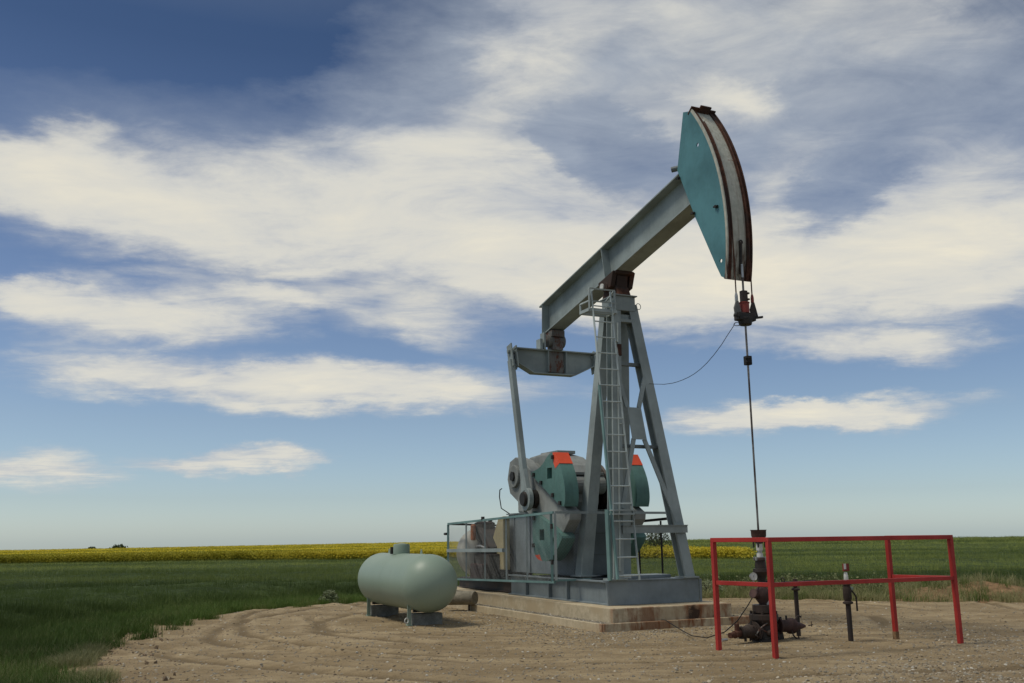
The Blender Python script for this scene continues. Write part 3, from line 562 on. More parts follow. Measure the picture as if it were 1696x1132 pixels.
# ------------------------------------------------------------------ pump jack
ZB = .369
p = Thing('pump_jack', 'grey-green oil pump jack with teal horse head on the concrete foundation', 'pump jack', (-5, 0, ZB))
for sgn in (-1, 1):
    mb = MB().ibeam((-7.2, sgn*.87, .576), (-3.02, sgn*.87, .576), .16, .41, .014, .025)
    sk = p.part('skid_beam', mb, M['skid'], bevel=.003)
    for uq in (-6.35, -5.30, -4.55):
        p.part('stiffener', MB().bx(uq-.012, uq+.012, min(sgn*.88, sgn*.945), max(sgn*.88, sgn*.945), .397, .755), M['skid'], sk)
p.part('front_beam', MB().bx(-3.0, -2.955, -.95, .95, .372, .782).bx(-3.14, -2.925, -.955, .955, .782, .80).bx(-3.14, -3.001, -.945, .945, .372, .392), M['skid'], bevel=.004)
p.part('gusset', MB().prism([(-3.005, -.955, .775), (-2.955, -.975, .775), (-2.955, -.955, .372), (-3.0, -.955, .372)], (-.01, -.012, 0)).prism([(-2.957, -.952, .775), (-2.957, -1.02, .775), (-2.957, -1.0, .70), (-2.957, -.952, .45)], (.012, 0, 0)), M['skid'])
p.part('gusset', MB().prism([(-2.957, .952, .775), (-2.957, 1.01, .775), (-2.957, 1.0, .372), (-2.957, .952, .372)], (.012, 0, 0)), M['skid'])
for uq in (-4.1, -5.1, -6.2, -7.1):
    p.part('cross_member', MB().ibeam((uq, -.86, .60), (uq, .86, .60), .14, .30), M['skid'])
mb = MB().ibeam((-10.6, -.72, .50), (-7.15, -.72, .50), .12, .22).ibeam((-10.6, .72, .50), (-7.15, .72, .50), .12, .22)
for uq in (-10.5, -9.4, -8.3): mb.bx(uq-.06, uq+.06, -.66, .66, .40, .60)
mb.bx(-10.5, -7.3, -.75, .75, .612, .63)
p.part('engine_skid', mb, M['dark'])
p.part('deck_plate', MB().bx(-3.75, -3.25, -.30, .55, .80, .86), M['skid'], bevel=.006)
p.part('deck_plate', MB().bx(-5.9, -5.1, -.85, -.5, .79, .80), M['dark'])
# samson post
FT, RT = 6.0, 5.95
def fl(s, z): t_ = (z-.8)/(6.0-.8); return Vector((-3.03 + t_*(-3.74+3.03), s*(.755 + t_*(.185-.755)), z))
for s_ in (-1, 1):
    a, b = fl(s_, .80), fl(s_, 6.0)
    leg = p.part('front_leg', MB().ibeam(a, b, .20, .22, .014, .02, upv=(1, 0, 0)), M['grey'], bevel=.003)
    p.part('foot_plate', MB().bx(a.x-.17, a.x+.15, a.y-.16, a.y+.16, .801, .825), M['grey'], leg)
for s_ in (-1, 1):
    a = Vector((-4.78, s_*.44, .80)); b = Vector((-4.02, s_*.17, 5.98))
    leg = p.part('rear_leg', MB().bar(a, b, .24, .26, (1, 0, 0), .20, .20), M['grey'], bevel=.006)
    p.part('foot_plate', MB().bx(a.x-.2, a.x+.2, a.y-.18, a.y+.18, .801, .825), M['grey'], leg)
# X brace between the front legs
def fp(v, z, off=.12): q = fl(1, z); return Vector((q.x+off, v, z))
p.part('brace_plate', MB().prism([fp(-.21, 3.93), fp(.09, 3.93), fp(.14, 3.32), fp(-.17, 3.32)], (.016, 0, 0)), M['grey'])
for (v0, z0, v1, z1) in ((-.19, 3.93, -.31, 4.45), (.06, 3.93, .27, 4.53), (-.13, 3.33, -.53, 2.05), (.10, 3.33, .62, 1.80)):
    p.part('brace_bar', MB().bar(fp(v0, z0, .105), fp(v1, z1, .105), .085, .03, (1, 0, 0)), M['grey'])
for z_, a, b in ((4.80, -.27, .31), (3.20, -.45, .49)):
    p.part('cross_bar', MB().bar(fp(a, z_, -.02), fp(b, z_, -.02), .10, .06, (0, 0, 1)), M['greydk'])
mb = MB().bar(fp(-.60, 1.67, .16), fp(.78, 1.67, .16), .014, .13).bar(fp(-.60, 1.74, .12), fp(.78, 1.74, .12), .16, .014)
p.part('cross_bar', mb, M['grey'])
# cap of the post
mb = MB().bx(-4.12, -3.60, -.225, .225, 5.87, 6.16).bx(-4.16, -3.56, -.25, .26, 6.161, 6.185)
cap = p.part('post_cap', mb, M['grey'], bevel=.006)
p.part('cap_channel', MB().bx(-3.72, -3.585, -.12, .215, 5.64, 5.70).bx(-3.70, -3.64, -.10, .2, 5.70, 5.80), M['grey'], cap)
p.part('lifting_ring', MB().torus((-3.6, .30, 5.98), (1, .2, 0), .06, .007), M['grey'], cap)
# saddle bearing
TH = math.atan(.204); ca, sa = math.cos(TH), math.sin(TH)
def bm_pt(s, h, v=0): return Vector((-3.93 + s*ca - h*sa, v, 6.609 + s*sa + h*ca))   # s along the beam, h above its underside
mb = MB(); mb.plate_uz([(-4.28, 6.187), (-3.60, 6.187), (-3.66, 6.33), (-3.78, 6.47), (-4.08, 6.47), (-4.2, 6.33)], -.14, .14)
mb.cyl((-3.93, -.26, 6.40), (-3.93, .26, 6.40), .10, n=18)
mb.prism([bm_pt(-.30, -.002, -.2), bm_pt(.36, -.002, -.2), bm_pt(.33, -.055, -.2), bm_pt(-.27, -.055, -.2)], (0, .42, 0)).plate_uz([(-4.16, 6.3), (-3.70, 6.3), (-3.66, 6.60), (-4.18, 6.51)], -.12, .12)
br = p.part('saddle_bearing', mb, M['rust'], bevel=.012)
for v_ in (-.19, .22):
    mb = MB().prism([bm_pt(-.30, -.002, v_-.05*np.sign(v_)), bm_pt(.32, -.002, v_-.05*np.sign(v_)), bm_pt(.25, -.10, v_-.05*np.sign(v_)), bm_pt(.14, -.27, v_-.05*np.sign(v_)), bm_pt(-.10, -.27, v_-.05*np.sign(v_)), bm_pt(-.27, -.12, v_-.05*np.sign(v_))], (0, .1*np.sign(v_), 0))
    p.part('bearing_cheek', mb, M['rust'], br, bevel=.01)
p.part('bearing_cap', MB().cyl((-3.93, -.31, 6.40), (-3.93, -.335, 6.40), .065, n=16), M['white'], br)
# walking beam
BL0, BL1, BH, BW = -3.02, 3.0, .725, .36
beam = MB().ibeam(bm_pt(BL0, BH/2), bm_pt(BL1, BH/2), BW, BH, .02, .03)
beam = p.part('walking_beam', beam, M['grey'], bevel=.004)
for v0, v1 in ((-.176, -.011), (.011, .176)):
    p.part('stiffener', MB().prism([bm_pt(-.12, .031, v0), bm_pt(-.12, .031, v1), bm_pt(-.12, BH-.031, v1), bm_pt(-.12, BH-.031, v0)], (.016, 0, .003)), M['grey'], beam)
p.part('end_plate', MB().prism([bm_pt(BL0+.17, BH+.001, -.18), bm_pt(BL0+.17, BH+.001, .18), bm_pt(BL0-.012, 0, .18), bm_pt(BL0-.012, 0, -.18)], (-.016, 0, .0)), M['grey'], beam)
# horse head
Rh, PZ = 3.932, 6.477
def arc(a, r=Rh): return (-Rh - .0 + r*math.cos(a), PZ + r*math.sin(a))
A0, A1 = -.225, .645
arcp = [arc(A0+(A1-A0)*i/22, Rh-.045) for i in range(23)]
outl = [(-.165, 5.64)] + arcp + [(-1.03, 8.88), (-1.29, 7.89), (-.83, 6.86), (-.32, 5.85), (-.22, 5.67)]
head = MB().plate_uz(outl, -.252, -.234, [(-.66, 8.12, .034, 10), (-.205, 5.93, .034, 10)])
head.plate_uz(outl, .234, .252, [(-.66, 8.12, .034, 10), (-.205, 5.93, .034, 10)])
hd = p.part('horse_head', head, M['teal'])
def strip(v0, v1, r0, r1, a0=A0, a1=A1, n=30):
    mb = MB(); pr = [arc(a0+(a1-a0)*i/n, r0) for i in range(n+1)]; q = [arc(a0+(a1-a0)*i/n, r1) for i in range(n+1)]
    vs = [(u, v, z) for (u, z), v in [(c, v) for i in range(n+1) for c, v in ((pr[i], v0), (pr[i], v1), (q[i], v1), (q[i], v0))]]
    fs = [(4*i+k, 4*i+(k+1) % 4, 4*i+4+(k+1) % 4, 4*i+4+k) for i in range(n) for k in range(4)] + [(3, 2, 1, 0), (4*n, 4*n+1, 4*n+2, 4*n+3)]
    return mb.add(vs, fs)
p.part('face_plate', strip(-.233, .233, Rh-.06, Rh-.035), M['cream'], hd)
for v_ in (-.205, .165):
    p.part('cable_track', strip(v_-.016, v_+.055, Rh-.034, Rh-.012), M['rust'], hd)
for v_ in (-.245, .237):
    p.part('rim', strip(v_-.006, v_+.016, Rh-.045, Rh+.006), M['cream'] if v_ < 0 else M['rust'], hd)
a_ = A1-.005; (tu, tz) = arc(a_, Rh-.03)
p.part('top_clamp', MB().bar((tu-.02, -.26, tz+.02), (tu-.02, .25, tz+.02), .16, .025, (-.6, 0, .8)).bar((tu+.02, -.1, tz+.03), (tu+.02, .12, tz+.03), .2, .03, (-.6, 0, .8)), M['rust'], hd)
(hu, hz) = arc(-.09, Rh+.0)
p.part('hook', MB().bar((hu, .02, hz+.1), (arc(-.20, Rh)[0], .03, arc(-.20, Rh)[1]), .035, .03, (1, 0, 0)).torus((hu+.005, .02, hz+.1), (1, 0, 0), .028, .014), M['dark'], hd)
for (u_, z_) in ((-1.24, 7.72), (-.86, 6.95), (-.22, 6.86)):
    p.part('bolt', MB().cyl((u_, -.252, z_), (u_, -.30, z_), .026, n=8).cyl((u_-.06, -.275, z_+.01), (u_+.04, -.275, z_), .018, n=8), M['dark'], hd)
p.part('pin', MB().cyl((-1.40, -.30, 7.93), (-1.20, -.10, 7.96), .05, n=12), M['greydk'], hd)
# bridle
for v_ in (-.151, .165):
    pts = [(arc(a, Rh+.004)[0], v_, arc(a, Rh+.004)[1]) for a in np.linspace(.55, 0, 24)] + [(0.004, v_, z) for z in np.linspace(6.3, 5.28, 8)]
    p.part('bridle_cable', MB().tube(pts, .011, 6), M['rust'])

# tail bearing and equalizer
tb = bm_pt(-2.74, 0)
mb = MB().bx(tb.x-.16, tb.x+.16, -.16, .16, 5.92, tb.z-.002).cyl((tb.x, -.20, 5.83), (tb.x, .20, 5.83), .14, n=20).bx(tb.x-.15, tb.x+.15, -.12, .12, 5.62, 5.78)
p.part('tail_bearing', mb, M['rustgrey'], smooth=40)
for v_ in (-.30, ): p.part('bearing_bracket', MB().bx(tb.x-.10, tb.x+.10, v_-.02, v_+.02, 5.62, 6.0).bx(tb.x-.10, tb.x+.10, -.42, -.36, 5.62, 5.85), M['grey'])
EU = -6.66
prof = [(-1.0, 5.60), (1.0, 5.60), (1.0, 5.36), (.46, 5.10), (-.56, 5.10), (-1.0, 5.33)]
mb = MB().prism([(EU-.01, v, z) for v, z in prof], (.02, 0, 0)); mb.bx(EU-.12, EU+.12, -1.0, 1.0, 5.60, 5.625)
for i in (2, 3, 4):
    (v0, z0), (v1, z1) = prof[i], prof[i+1]; mb.bar((EU, v0, z0-.012), (EU, v1, z1-.012), .24, .022)
eq = p.part('equalizer_beam', mb, M['grey'])
p.part('stain_plate', MB().bx(EU+.011, EU+.05, -.17, .20, 5.125, 5.598), M['rustgrey'], eq, bevel=.004)
for v_ in (-.20, .24, -.98): p.part('stiffener', MB().bx(EU+.012, EU+.115, v_-.008, v_+.008, 5.13, 5.598), M['grey'], eq)

# cranks, weights, pitmans
SH = Vector((-6.95, 0, 2.85)); D1 = Vector((.88, 0, -.475)).normalized(); D2 = Vector((.475, 0, .88)).normalized()
def cr_pt(s, t, v): q = SH + D1*s + D2*t; return (q.x, v, q.z)
for sg in (-1, 1):
    arm = [(2.56, .425), (.55, .425), (.15, .46), (-.2, .36), (-.42, .15), (-.36, -.24), (-.1, -.45), (.55, -.425), (2.36, -.40), (2.46, -.1), (2.60, .3)]
    v0, v1 = sg*.60, sg*.86
    mb = MB().prism([cr_pt(s, t, v0) for s, t in arm], (0, v1-v0, 0))
    mb.cyl(cr_pt(0, 0, v0+sg*.001), cr_pt(0, 0, sg*.92), .24, n=24)
    ck = p.part('crank_arm', mb, M['cast'], bevel=.012)
    p.part('hub_nut', MB().cyl(cr_pt(0, 0, sg*.921), cr_pt(0, 0, sg*.96), .11, n=6), M['dark'], ck)
    for k, (poly, pocket, cut) in enumerate((([(.85, .44), (1.08, .44), (2.46, .44), (2.46, .62), (2.36, .82), (2.17, 1.02), (1.92, 1.17), (1.66, 1.285), (1.42, 1.165), (1.23, .78), (.88, .50)], (1.62, .82), lambda s, t: t > 1.0),
                                             ([(1.26, -.20), (1.46, -.62), (1.67, -.91), (1.86, -.94), (2.05, -.88), (2.32, -.76), (2.50, -.50), (2.62, -.18), (2.64, -.02), (2.1, -.06)], (1.85, -.42), lambda s, t: t < -.86))):
        a_, b_ = sg*.66, sg*.955
        mb = MB()
        # rounded back casting then outer plate with a square pocket; the far rim painted orange
        pts = poly if k == 0 else poly[::-1]
        if k == 0 or k == 1:      # round off the cast outline
            for _ in range(2):
                q_ = [pts[0]]
                for i in range(len(pts)-1):
                    a2, b2 = pts[i], pts[i+1]; q_ += [(a2[0]*.75+b2[0]*.25, a2[1]*.75+b2[1]*.25), (a2[0]*.25+b2[0]*.75, a2[1]*.25+b2[1]*.75)]
                pts = q_ + [pts[-1]]
        mb.prism([cr_pt(s, t, a_) for s, t in pts], (0, sg*.20, 0))
        hole = [(pocket[0]+.15*math.cos(a), pocket[1]+.15*math.sin(a)) for a in np.linspace(1.28, 1.28-2*math.pi, 5)]
        if k == 1: hole = hole[::-1]
        j = min(range(len(pts)), key=lambda i: (pts[i][0]-hole[0][0])**2+(pts[i][1]-hole[0][1])**2)
        pp = pts[:j+1] + hole + [pts[j]] + pts[j+1:]
        mb.prism([cr_pt(s, t, a_+sg*.201) for s, t in pp], (0, b_-a_-sg*.201, 0))
        wgt = p.part('counterweight', mb, M['tealw'], ck, smooth=28)
        # orange end: a thin painted cap following the outer rim, 3 mm proud
        tip = [(1.86, 1.173), (1.64, 1.285), (1.47, 1.20), (1.62, 1.02)] if k == 0 else [(1.75, -.928), (1.90, -.94), (2.06, -.885), (1.93, -.82)]
        mbt = MB(); q0 = [cr_pt(s, t, a_-sg*.003) for s, t in (tip if k == 0 else tip[::-1])]
        if k == 0: q0 = [cr_pt(s, t, a_-sg*.003) for s, t in [(1.925, 1.174), (1.66, 1.290), (1.57, 1.245), (1.70, 1.07), (1.81, 1.01)]]
        mbt.prism(q0, (0, b_-a_+sg*.006, 0)); p.part('painted_tip', mbt, M['orange'], ck)
        for (bs, bt) in (((1.0, .50), (1.38, .50), (1.95, .50), (2.3, .50), (1.63, 1.17)) if k == 0 else ((1.40, -.28), (2.3, -.28), (1.62, -.78))):
            p.part('weight_bolt', MB().box(cr_pt(bs, bt, b_+sg*.015), (.075, .04, .075)), M['dark'], ck)
    # wrist pin and pitman
    wp = SH + D1*1.10; vp = sg*1.06
    p.part('wrist_pin', MB().cyl((wp.x, sg*.861, wp.z), (wp.x, sg*1.17, wp.z), .13, n=20).cyl((wp.x, sg*.862, wp.z), (wp.x, sg*.96, wp.z), .19, n=20), M['dark'], smooth=40)
    top = Vector((EU, vp+sg*.03, 5.52)); bot = Vector((wp.x, vp, wp.z))
    mb = MB().bar(bot+(top-bot).normalized()*.16, top-(top-bot).normalized()*.18, .115, .15, (1, 0, 0))
    pt = p.part('pitman_arm', mb, M['grey'], bevel=.012)
    ax = (top-bot).normalized()
    p.part('pitman_eye', MB().cyl((wp.x, vp-.05, wp.z), (wp.x, vp+.05, wp.z), .24, n=28).bar(bot, bot+ax*.62, .10, .34, (1, 0, 0), .10, .155), M['grey'], pt, bevel=.01)
    p.part('pitman_clevis', MB().bar(top-ax*.36, top+ax*.18, .03, .24, (1, 0, 0)).bar(top-ax*.36-Vector((0, sg*.12, 0)), top+ax*.14-Vector((0, sg*.12, 0)), .03, .22, (1, 0, 0)).cyl(top+Vector((0, sg*.06, .02)), top-Vector((0, sg*.18, -.02)), .05), M['grey'], pt, bevel=.008)
    p.part('pin_cap', MB().cyl((wp.x, vp+sg*.056, wp.z), (wp.x, vp+sg*.10, wp.z), .155, .14, n=18), M['dark'], pt)
# gear reducer on its pedestal
pe = MB().bx(-8.25, -5.15, -.45, .45, .80, 2.06)
ped = p.part('reducer_pedestal', pe, M['skid'], bevel=.01)
p.part('top_plate', MB().bx(-8.28, -5.12, -.49, .49, 2.061, 2.09), M['greydk'], ped)
for z_ in (1.2, 1.62): p.part('rib', MB().bx(-5.149, -5.13, -.44, .44, z_-.008, z_+.008), M['greydk'], ped)
for u_ in (-7.9, -7.1, -6.1): p.part('rib', MB().bx(u_-.01, u_+.01, -.475, -.451, .82, 2.05), M['skid'], ped)
for u_ in (-7.5, -6.35, -5.35): p.part('rib', MB().bx(u_-.01, u_+.01, .451, .475, .82, 2.05), M['skid'], ped)
hs = [(-7.95, 2.092), (-5.55, 2.092), (-5.45, 2.25), (-5.50, 2.70), (-5.72, 3.02), (-6.05, 3.22), (-6.6, 3.34), (-7.3, 3.30), (-7.7, 3.05), (-7.85, 2.7), (-7.95, 2.35)]
rd = p.part('gear_reducer', MB().plate_uz(hs, -.36, .36), M['cast'], bevel=.05)
p.part('split_flange', MB().bx(-8.0, -5.4, -.44, .44, 2.80, 2.86), M['cast'], rd, bevel=.006)
for u_ in (-7.5, -6.95, -6.4, -5.9):
    for s_ in (-1, 1): p.part('rib', MB().bx(u_-.02, u_+.02, min(s_*.361, s_*.43), max(s_*.361, s_*.43), 2.1, 3.0), M['cast'], rd)
p.part('inspection_cover', MB().bx(-7.0, -6.2, -.22, .22, 3.30, 3.37), M['cast'], rd, bevel=.01)
p.part('bearing_housing', MB().cyl((-6.95, -.50, 2.85), (-6.95, .50, 2.85), .30, n=28).cyl((-5.95, -.46, 2.80), (-5.95, .46, 2.80), .20, n=24).cyl((-5.5, -.44, 2.6), (-5.5, .46, 2.6), .19, n=20), M['cast'], rd, bevel=.02)
p.part('crank_shaft', MB().cyl((-6.95, -.62, 2.85), (-6.95, .62, 2.85), .14, n=20), M['dark'])
p.part('belt_sheave', MB().lathe([(.15, -.02), (.52, 0), (.55, .02), (.52, .06), (.55, .10), (.52, .12), (.15, .14)], (-6.0, .50, 2.55), (0, 1, 0), 32), M['dark'])
# brake cable loop
p.part('brake_cable', MB().tube([(-7.60, -.9, 2.62), (-7.75, -.88, 2.60), (-7.84, -.85, 2.45), (-7.86, -.8, 2.2), (-7.86, -.6, 2.08)], .012, 6), M['rubber'])
# ladder
LT, LB = Vector((-3.52, 0, 6.22)), Vector((-2.77, 0, .82))
def lad(v, z): t_ = (z-.82)/(6.22-.82); return Vector((-2.77+t_*(-3.52+2.77), v+t_*.045, z))
ladm = MB().bar(lad(-.85, 2.0), lad(-.85, 6.15), .012, .05, (1, 0, 0)).bar(lad(-.43, .80), lad(-.43, 6.2), .012, .05, (1, 0, 0))
lo = p.part('ladder', ladm, M['ladder'])
p.part('side_rail', MB().bar(lad(-.872, .82), lad(-.872, 4.3), .03, .055, (1, 0, 0)), M['cage'], lo, label='teal lower length of the left ladder rail')
rung = MB().cyl((0, -.415, 0), (0, .0, 0), .013, n=8); rme = rung.mesh('rung', M['ladder'])
for k in range(17):
    z_ = .88+.312*k; q = lad(-.435, z_) - p.org
    r_ = bpy.data.objects.new('rung', rme); COL.objects.link(r_); r_.parent = lo; r_.location = q
for z_ in (1.8, 3.6, 5.2):
    p.part('standoff', MB().bar(lad(-.43, z_), fl(-1, z_)+Vector((.09, .05, 0)), .04, .008), M['ladder'], lo)
p.part('standoff', MB().bx(-3.05, -2.86, -.86, -.42, 1.93, 1.95).bx(-3.02, -2.84, -.88, -.42, 2.0, 2.015), M['ladder'], lo)
mb = MB()
U0, U1, V0, V1 = -3.86, -3.50, -.86, -.27
for (a, b) in (((U1, V0, 5.80), (U1, V1, 5.80)), ((U0, V0, 5.80), (U0, V1, 5.80)), ((U0, V0, 5.80), (U1, V0, 5.80)), ((U0, V1, 5.80), (U1, V1, 5.80)), ((-3.68, V0, 5.80), (-3.68, V1, 5.80))): mb.bar(a, b, .045, .06)
p.part('rest_platform', mb, M['ladder'], lo)
mb = MB()
for (a, b) in (((U1, V0, 6.22), (U1, V1-.03, 6.22)), ((U1, V1-.03, 5.8), (U1, V1-.03, 6.22)), ((U1, V0, 5.8), (U1, V0, 6.22)), ((U1, V0, 5.97), (U1, V1, 5.97)), ((U0, V0, 5.97), (U1, V0, 5.97)), ((U0, V0, 5.8), (U0, V0, 5.97)), ((U0, V1, 6.1), (U1, V1-.03, 6.22))): mb.bar(a, b, .03, .03, (.3, .2, 1))
p.part('handrail', mb, M['ladder'], lo)
p.part('conduit', MB().tube([fl(-1, z)+Vector((.125, .02, 0)) for z in np.linspace(.95, 5.6, 6)], .022, 8), M['grey'])
p.part('conduit_box', MB().box(tuple(fl(-1, 5.05)+Vector((.14, .04, 0))), (.05, .07, .22)), M['rust'])
p.part('bracket', MB().bar((-4.05, .02, 4.95), (-4.05, .02, 5.35), .07, .05, (1, 0, 0)), M['grey'])

# ------------------------------------------------------------------ polished rod hanging from the bridle
q = Thing('polished_rod', 'polished rod with carrier bar and red load cell hanging from the horse head', 'rod', (0, 0, 1.62))
q.part('rod', MB().cyl((0, 0, 1.50), (0, 0, 4.0), .0155, n=12).cyl((0, 0, 4.0), (0, 0, 5.80), .017, n=12), M['rod'], smooth=40)
q.part('upper_rod_tip', MB().cyl((0, 0, 5.62), (0, 0, 5.84), .0205, n=12), M['steel'], smooth=40)
q.part('carrier_bar', MB().bx(-.07, .07, -.17, .17, 4.90, 5.03).cyl((0, 0, 4.83), (0, 0, 4.95), .10, .12, n=16), M['dark'], bevel=.015)
for v_ in (-.151, .165):
    q.part('cable_plate', MB().prism([(-.0, v_-.06, 5.02), (0, v_-.085, 4.98), (0, v_+.085, 4.98), (0, v_+.06, 5.08), (0, v_+.022, 5.22), (0, v_-.022, 5.22), (0, v_-.07, 5.10)], (.03, 0, 0)), M['rustgrey'] if v_ < 0 else M['dark'], bevel=.008)
    q.part('cable_socket', MB().lathe([(.014, 0), (.026, .03), (.026, .12), (.016, .17)], (0.004, v_, 5.18), (0, 0, 1), 12), M['steel'] if v_ < 0 else M['redold'], smooth=50)
q.part('latch', MB().bar((.05, -.26, 4.955), (.08, -.15, 4.95), .03, .02), M['dark']); q.part('latch', MB().bar((.05, .17, 4.955), (.09, .28, 4.97), .05, .03), M['dark'])
q.part('load_cell', MB().cyl((0, 0, 5.031), (0, 0, 5.19), .078, n=20).cyl((0, 0, 5.19), (0, 0, 5.205), .088, n=20), M['redold'], smooth=40)
q.part('rod_clamp', MB().bx(-.045, .045, -.05, .05, 5.21, 5.40).bx(-.06, .06, .03, .08, 5.34, 5.37).bx(-.06, .06, .03, .08, 5.24, 5.27), M['dark'], bevel=.01)
q.part('lower_clamp', MB().bx(-.05, .05, -.045, .05, 4.185, 4.33).cyl((.04, -.07, 4.225), (.04, .02, 4.225), .022, n=8).cyl((.04, -.07, 4.29), (.04, .02, 4.29), .022, n=8), M['rubber'], bevel=.01)
q.part('cable_ring', MB().torus((0.0, -.15, 4.84), (.5, -.5, .9), .062, .006), M['dark'])
# transducer cable
A = Vector((0, -.20, 4.86)); B = fl(1, 4.42)+Vector((.1, 0, 0)); pts = []
for t_, z_ in ((0, 4.86), (.02, 4.81), (.08, 4.71), (.14, 4.60), (.22, 4.485), (.3, 4.39), (.37, 4.33), (.44, 4.288), (.51, 4.265), (.58, 4.257), (.64, 4.257), (.7, 4.266), (.8, 4.30), (.93, 4.375), (1, 4.42)): q_ = A.lerp(B, t_); pts.append(Vector((q_.x, q_.y, z_)))
tc_ = Thing('signal_cable', 'thin black cable sagging from the carrier bar to the pump jack post', 'cable', tuple(B)); tc_.part('cable', MB().tube(pts, .0055, 5), M['rubber'], smooth=60)

# ------------------------------------------------------------------ guard cage
cg = Thing('guard_cage', 'teal edged wire mesh cage around the cranks and engine', 'cage', (-4.2, -1.35, .62))
CU0, CU1, CV = -9.72, -4.20, 1.36
def zt_(u): return 1.89 + (u-CU0)/(CU1-CU0)*.115
def zb_(u): return .62 + (u-CU0)/(CU1-CU0)*.115
def rail(a, b, mat, w=.035, nm='rail'): cg.part(nm, MB().bar(a, b, w, w, (.01, .02, 1)), mat)
rail((CU0, -CV, zt_(CU0)), (CU1, -CV, zt_(CU1)), M['cage'], .045, 'top_rail'); rail((CU0, -CV, zb_(CU0)), (CU1, -CV, zb_(CU1)), M['cage'], .04, 'bottom_rail')
rail((CU0, -CV, 1.27), (-6.5, -CV, 1.30), M['grey'], .075, 'mid_rail')
rail((CU1+.03, -CV, 2.005), (CU1+.03, 1.40, 1.995), M['grey'], .045, 'top_rail'); rail((CU1+.03, -CV, .77), (CU1+.03, -.62, .77), M['cage'], .035, 'bottom_rail')
rail((CU0, CV, 1.72), (CU1, CV, 1.90), M['dark'], .05, 'top_rail'); rail((CU0, CV, .66), (CU1, CV, .74), M['dark'], .03, 'bottom_rail')
rail((CU0, -CV, 1.89), (CU0, CV, 1.80), M['dark'], .045, 'top_rail')
for u_ in (CU0, -8.57, -7.49, -6.37, -5.38, -4.31):
    rail((u_, -CV, zb_(u_)+.02), (u_, -CV, zt_(u_)-.02), M['cage'] if u_ in (CU0, -4.31) else M['grey'], .05 if u_ in (CU0, -4.31) else .035, 'post')
rail((CU1+.03, -CV+.01, .77), (CU1+.03, -CV+.01, 2.0), M['grey'], .05, 'post')
for z_ in (1.1, 1.75): cg.part('hinge', MB().box((-4.24, -CV-.03, z_), (.06, .03, .09)), M['dark'])
for u_ in (CU0, -6.4, -4.75, -5.6): rail((u_, CV, .70), (u_, CV, 1.85), M['dark'], .035, 'post')
rail((CU1+.03, 1.38, .8), (CU1+.03, 1.38, 2.0), M['grey'], .04, 'post')
rail((-2.90, -.95, .80), (-2.93, -.95, 2.02), M['cage'], .06, 'post')
def chain(o0, eu, ez, L, H, pitch=.06, r=.0013):
    """diamond wire panel: o0 origin, eu horizontal unit, height H"""
    mb = MB(); o0 = Vector(o0); eu = Vector(eu); n = int((L+H)/pitch)
    for i in range(n):
        s = i*pitch
        for sg in (1, -1):
            a = [s, 0.]; b = [s-H, H]
            if a[0] > L: a = [L, s-L]
            if b[0] < 0: b = [0, s]
            if sg < 0: a[0] = L-a[0]; b[0] = L-b[0]
            if abs(a[0]-b[0]) < .01: continue
            mb.cyl(o0+eu*a[0]+Vector((0, 0, a[1])), o0+eu*b[0]+Vector((0, 0, b[1])), r, n=3, cap=False)
    return mb
us = [CU0, -8.57, -7.49, -6.37, -5.38, -4.31]
for i in range(5): cg.part('mesh_panel', chain((us[i], -CV, zb_(us[i])+.02), (1, 0, 0), 1, us[i+1]-us[i], 1.23), M['wire'], kind='stuff')
for a_, b_ in ((CU0, -7.9), (-7.9, -6.4), (-6.4, -4.75), (-4.75, CU1)): cg.part('mesh_panel', chain((a_, CV, .70), (1, 0, 0), 1, b_-a_, 1.08), M['wire'], kind='stuff')
cg.part('mesh_panel', chain((CU1+.03, -CV, .79), (0, 1, 0), 1, .75, 1.2), M['wire'], kind='stuff')
cg.part('mesh_panel', chain((CU0, -CV, .66), (0, 1, 0), 1, 2*CV, 1.15), M['wire'], kind='stuff')

# ------------------------------------------------------------------ engine inside the cage
e = Thing('gas_engine', 'dark gas engine with pale fan drum inside the left end of the cage', 'engine', (-9.2, -.4, .63))
e.part('fan_drum', MB().lathe([(.10, 0), (.50, .02), (.56, .08), (.56, .42), (.50, .50), (.30, .58), (.10, .60)], (-9.62, -.66, 1.22), (1, 0, 0), 36), M['pale'], smooth=35)
e.part('drum_strap', MB().bar((-9.00, -1.0, .72), (-8.99, -.85, 1.62), .05, .012, (1, 0, 0)), M['steel'])
e.part('block', MB().bx(-9.05, -8.15, -.98, .10, .66, 1.20).bx(-8.95, -8.35, -.86, 0, 1.20, 1.42), M['engine'], bevel=.03)
e.part('sump', MB().bx(-8.95, -8.25, -1.12, -.6, .66, .98), M['maroon'], bevel=.02)
e.part('air_cleaner', MB().lathe([(.12, 0), (.20, .12), (.235, .32), (.24, .50), (.16, .53)], (-9.0, -.72, 1.40), (0, 0, 1), 20).prism([(-8.85, -.95, 1.80), (-8.80, -.45, 1.80), (-8.3, -.40, 1.36), (-8.3, -.95, 1.36)], (0, 0, -.12)), M['engine'], smooth=40)
e.part('filter_canister', MB().lathe([(.03, 0), (.062, .02), (.062, .34), (.03, .37)], (-8.98, -1.02, 1.50), (0, 0, 1), 14), M['amber'], smooth=40)
e.part('cooling_pipe', MB().tube([(-9.0, -.8, 1.40), (-8.9, -.98, 1.36), (-8.6, -1.0, 1.38), (-8.4, -.9, 1.30)], .025, 8), M['steel'], smooth=60)
e.part('cowl', MB().prism([(-9.02, -.30, 1.42), (-8.62, -.30, 1.72), (-8.25, -.30, 1.46), (-8.1, -.30, 1.40), (-8.1, -.30, 1.22), (-9.02, -.30, 1.22)], (0, .45, 0)), M['engine'], bevel=.01)
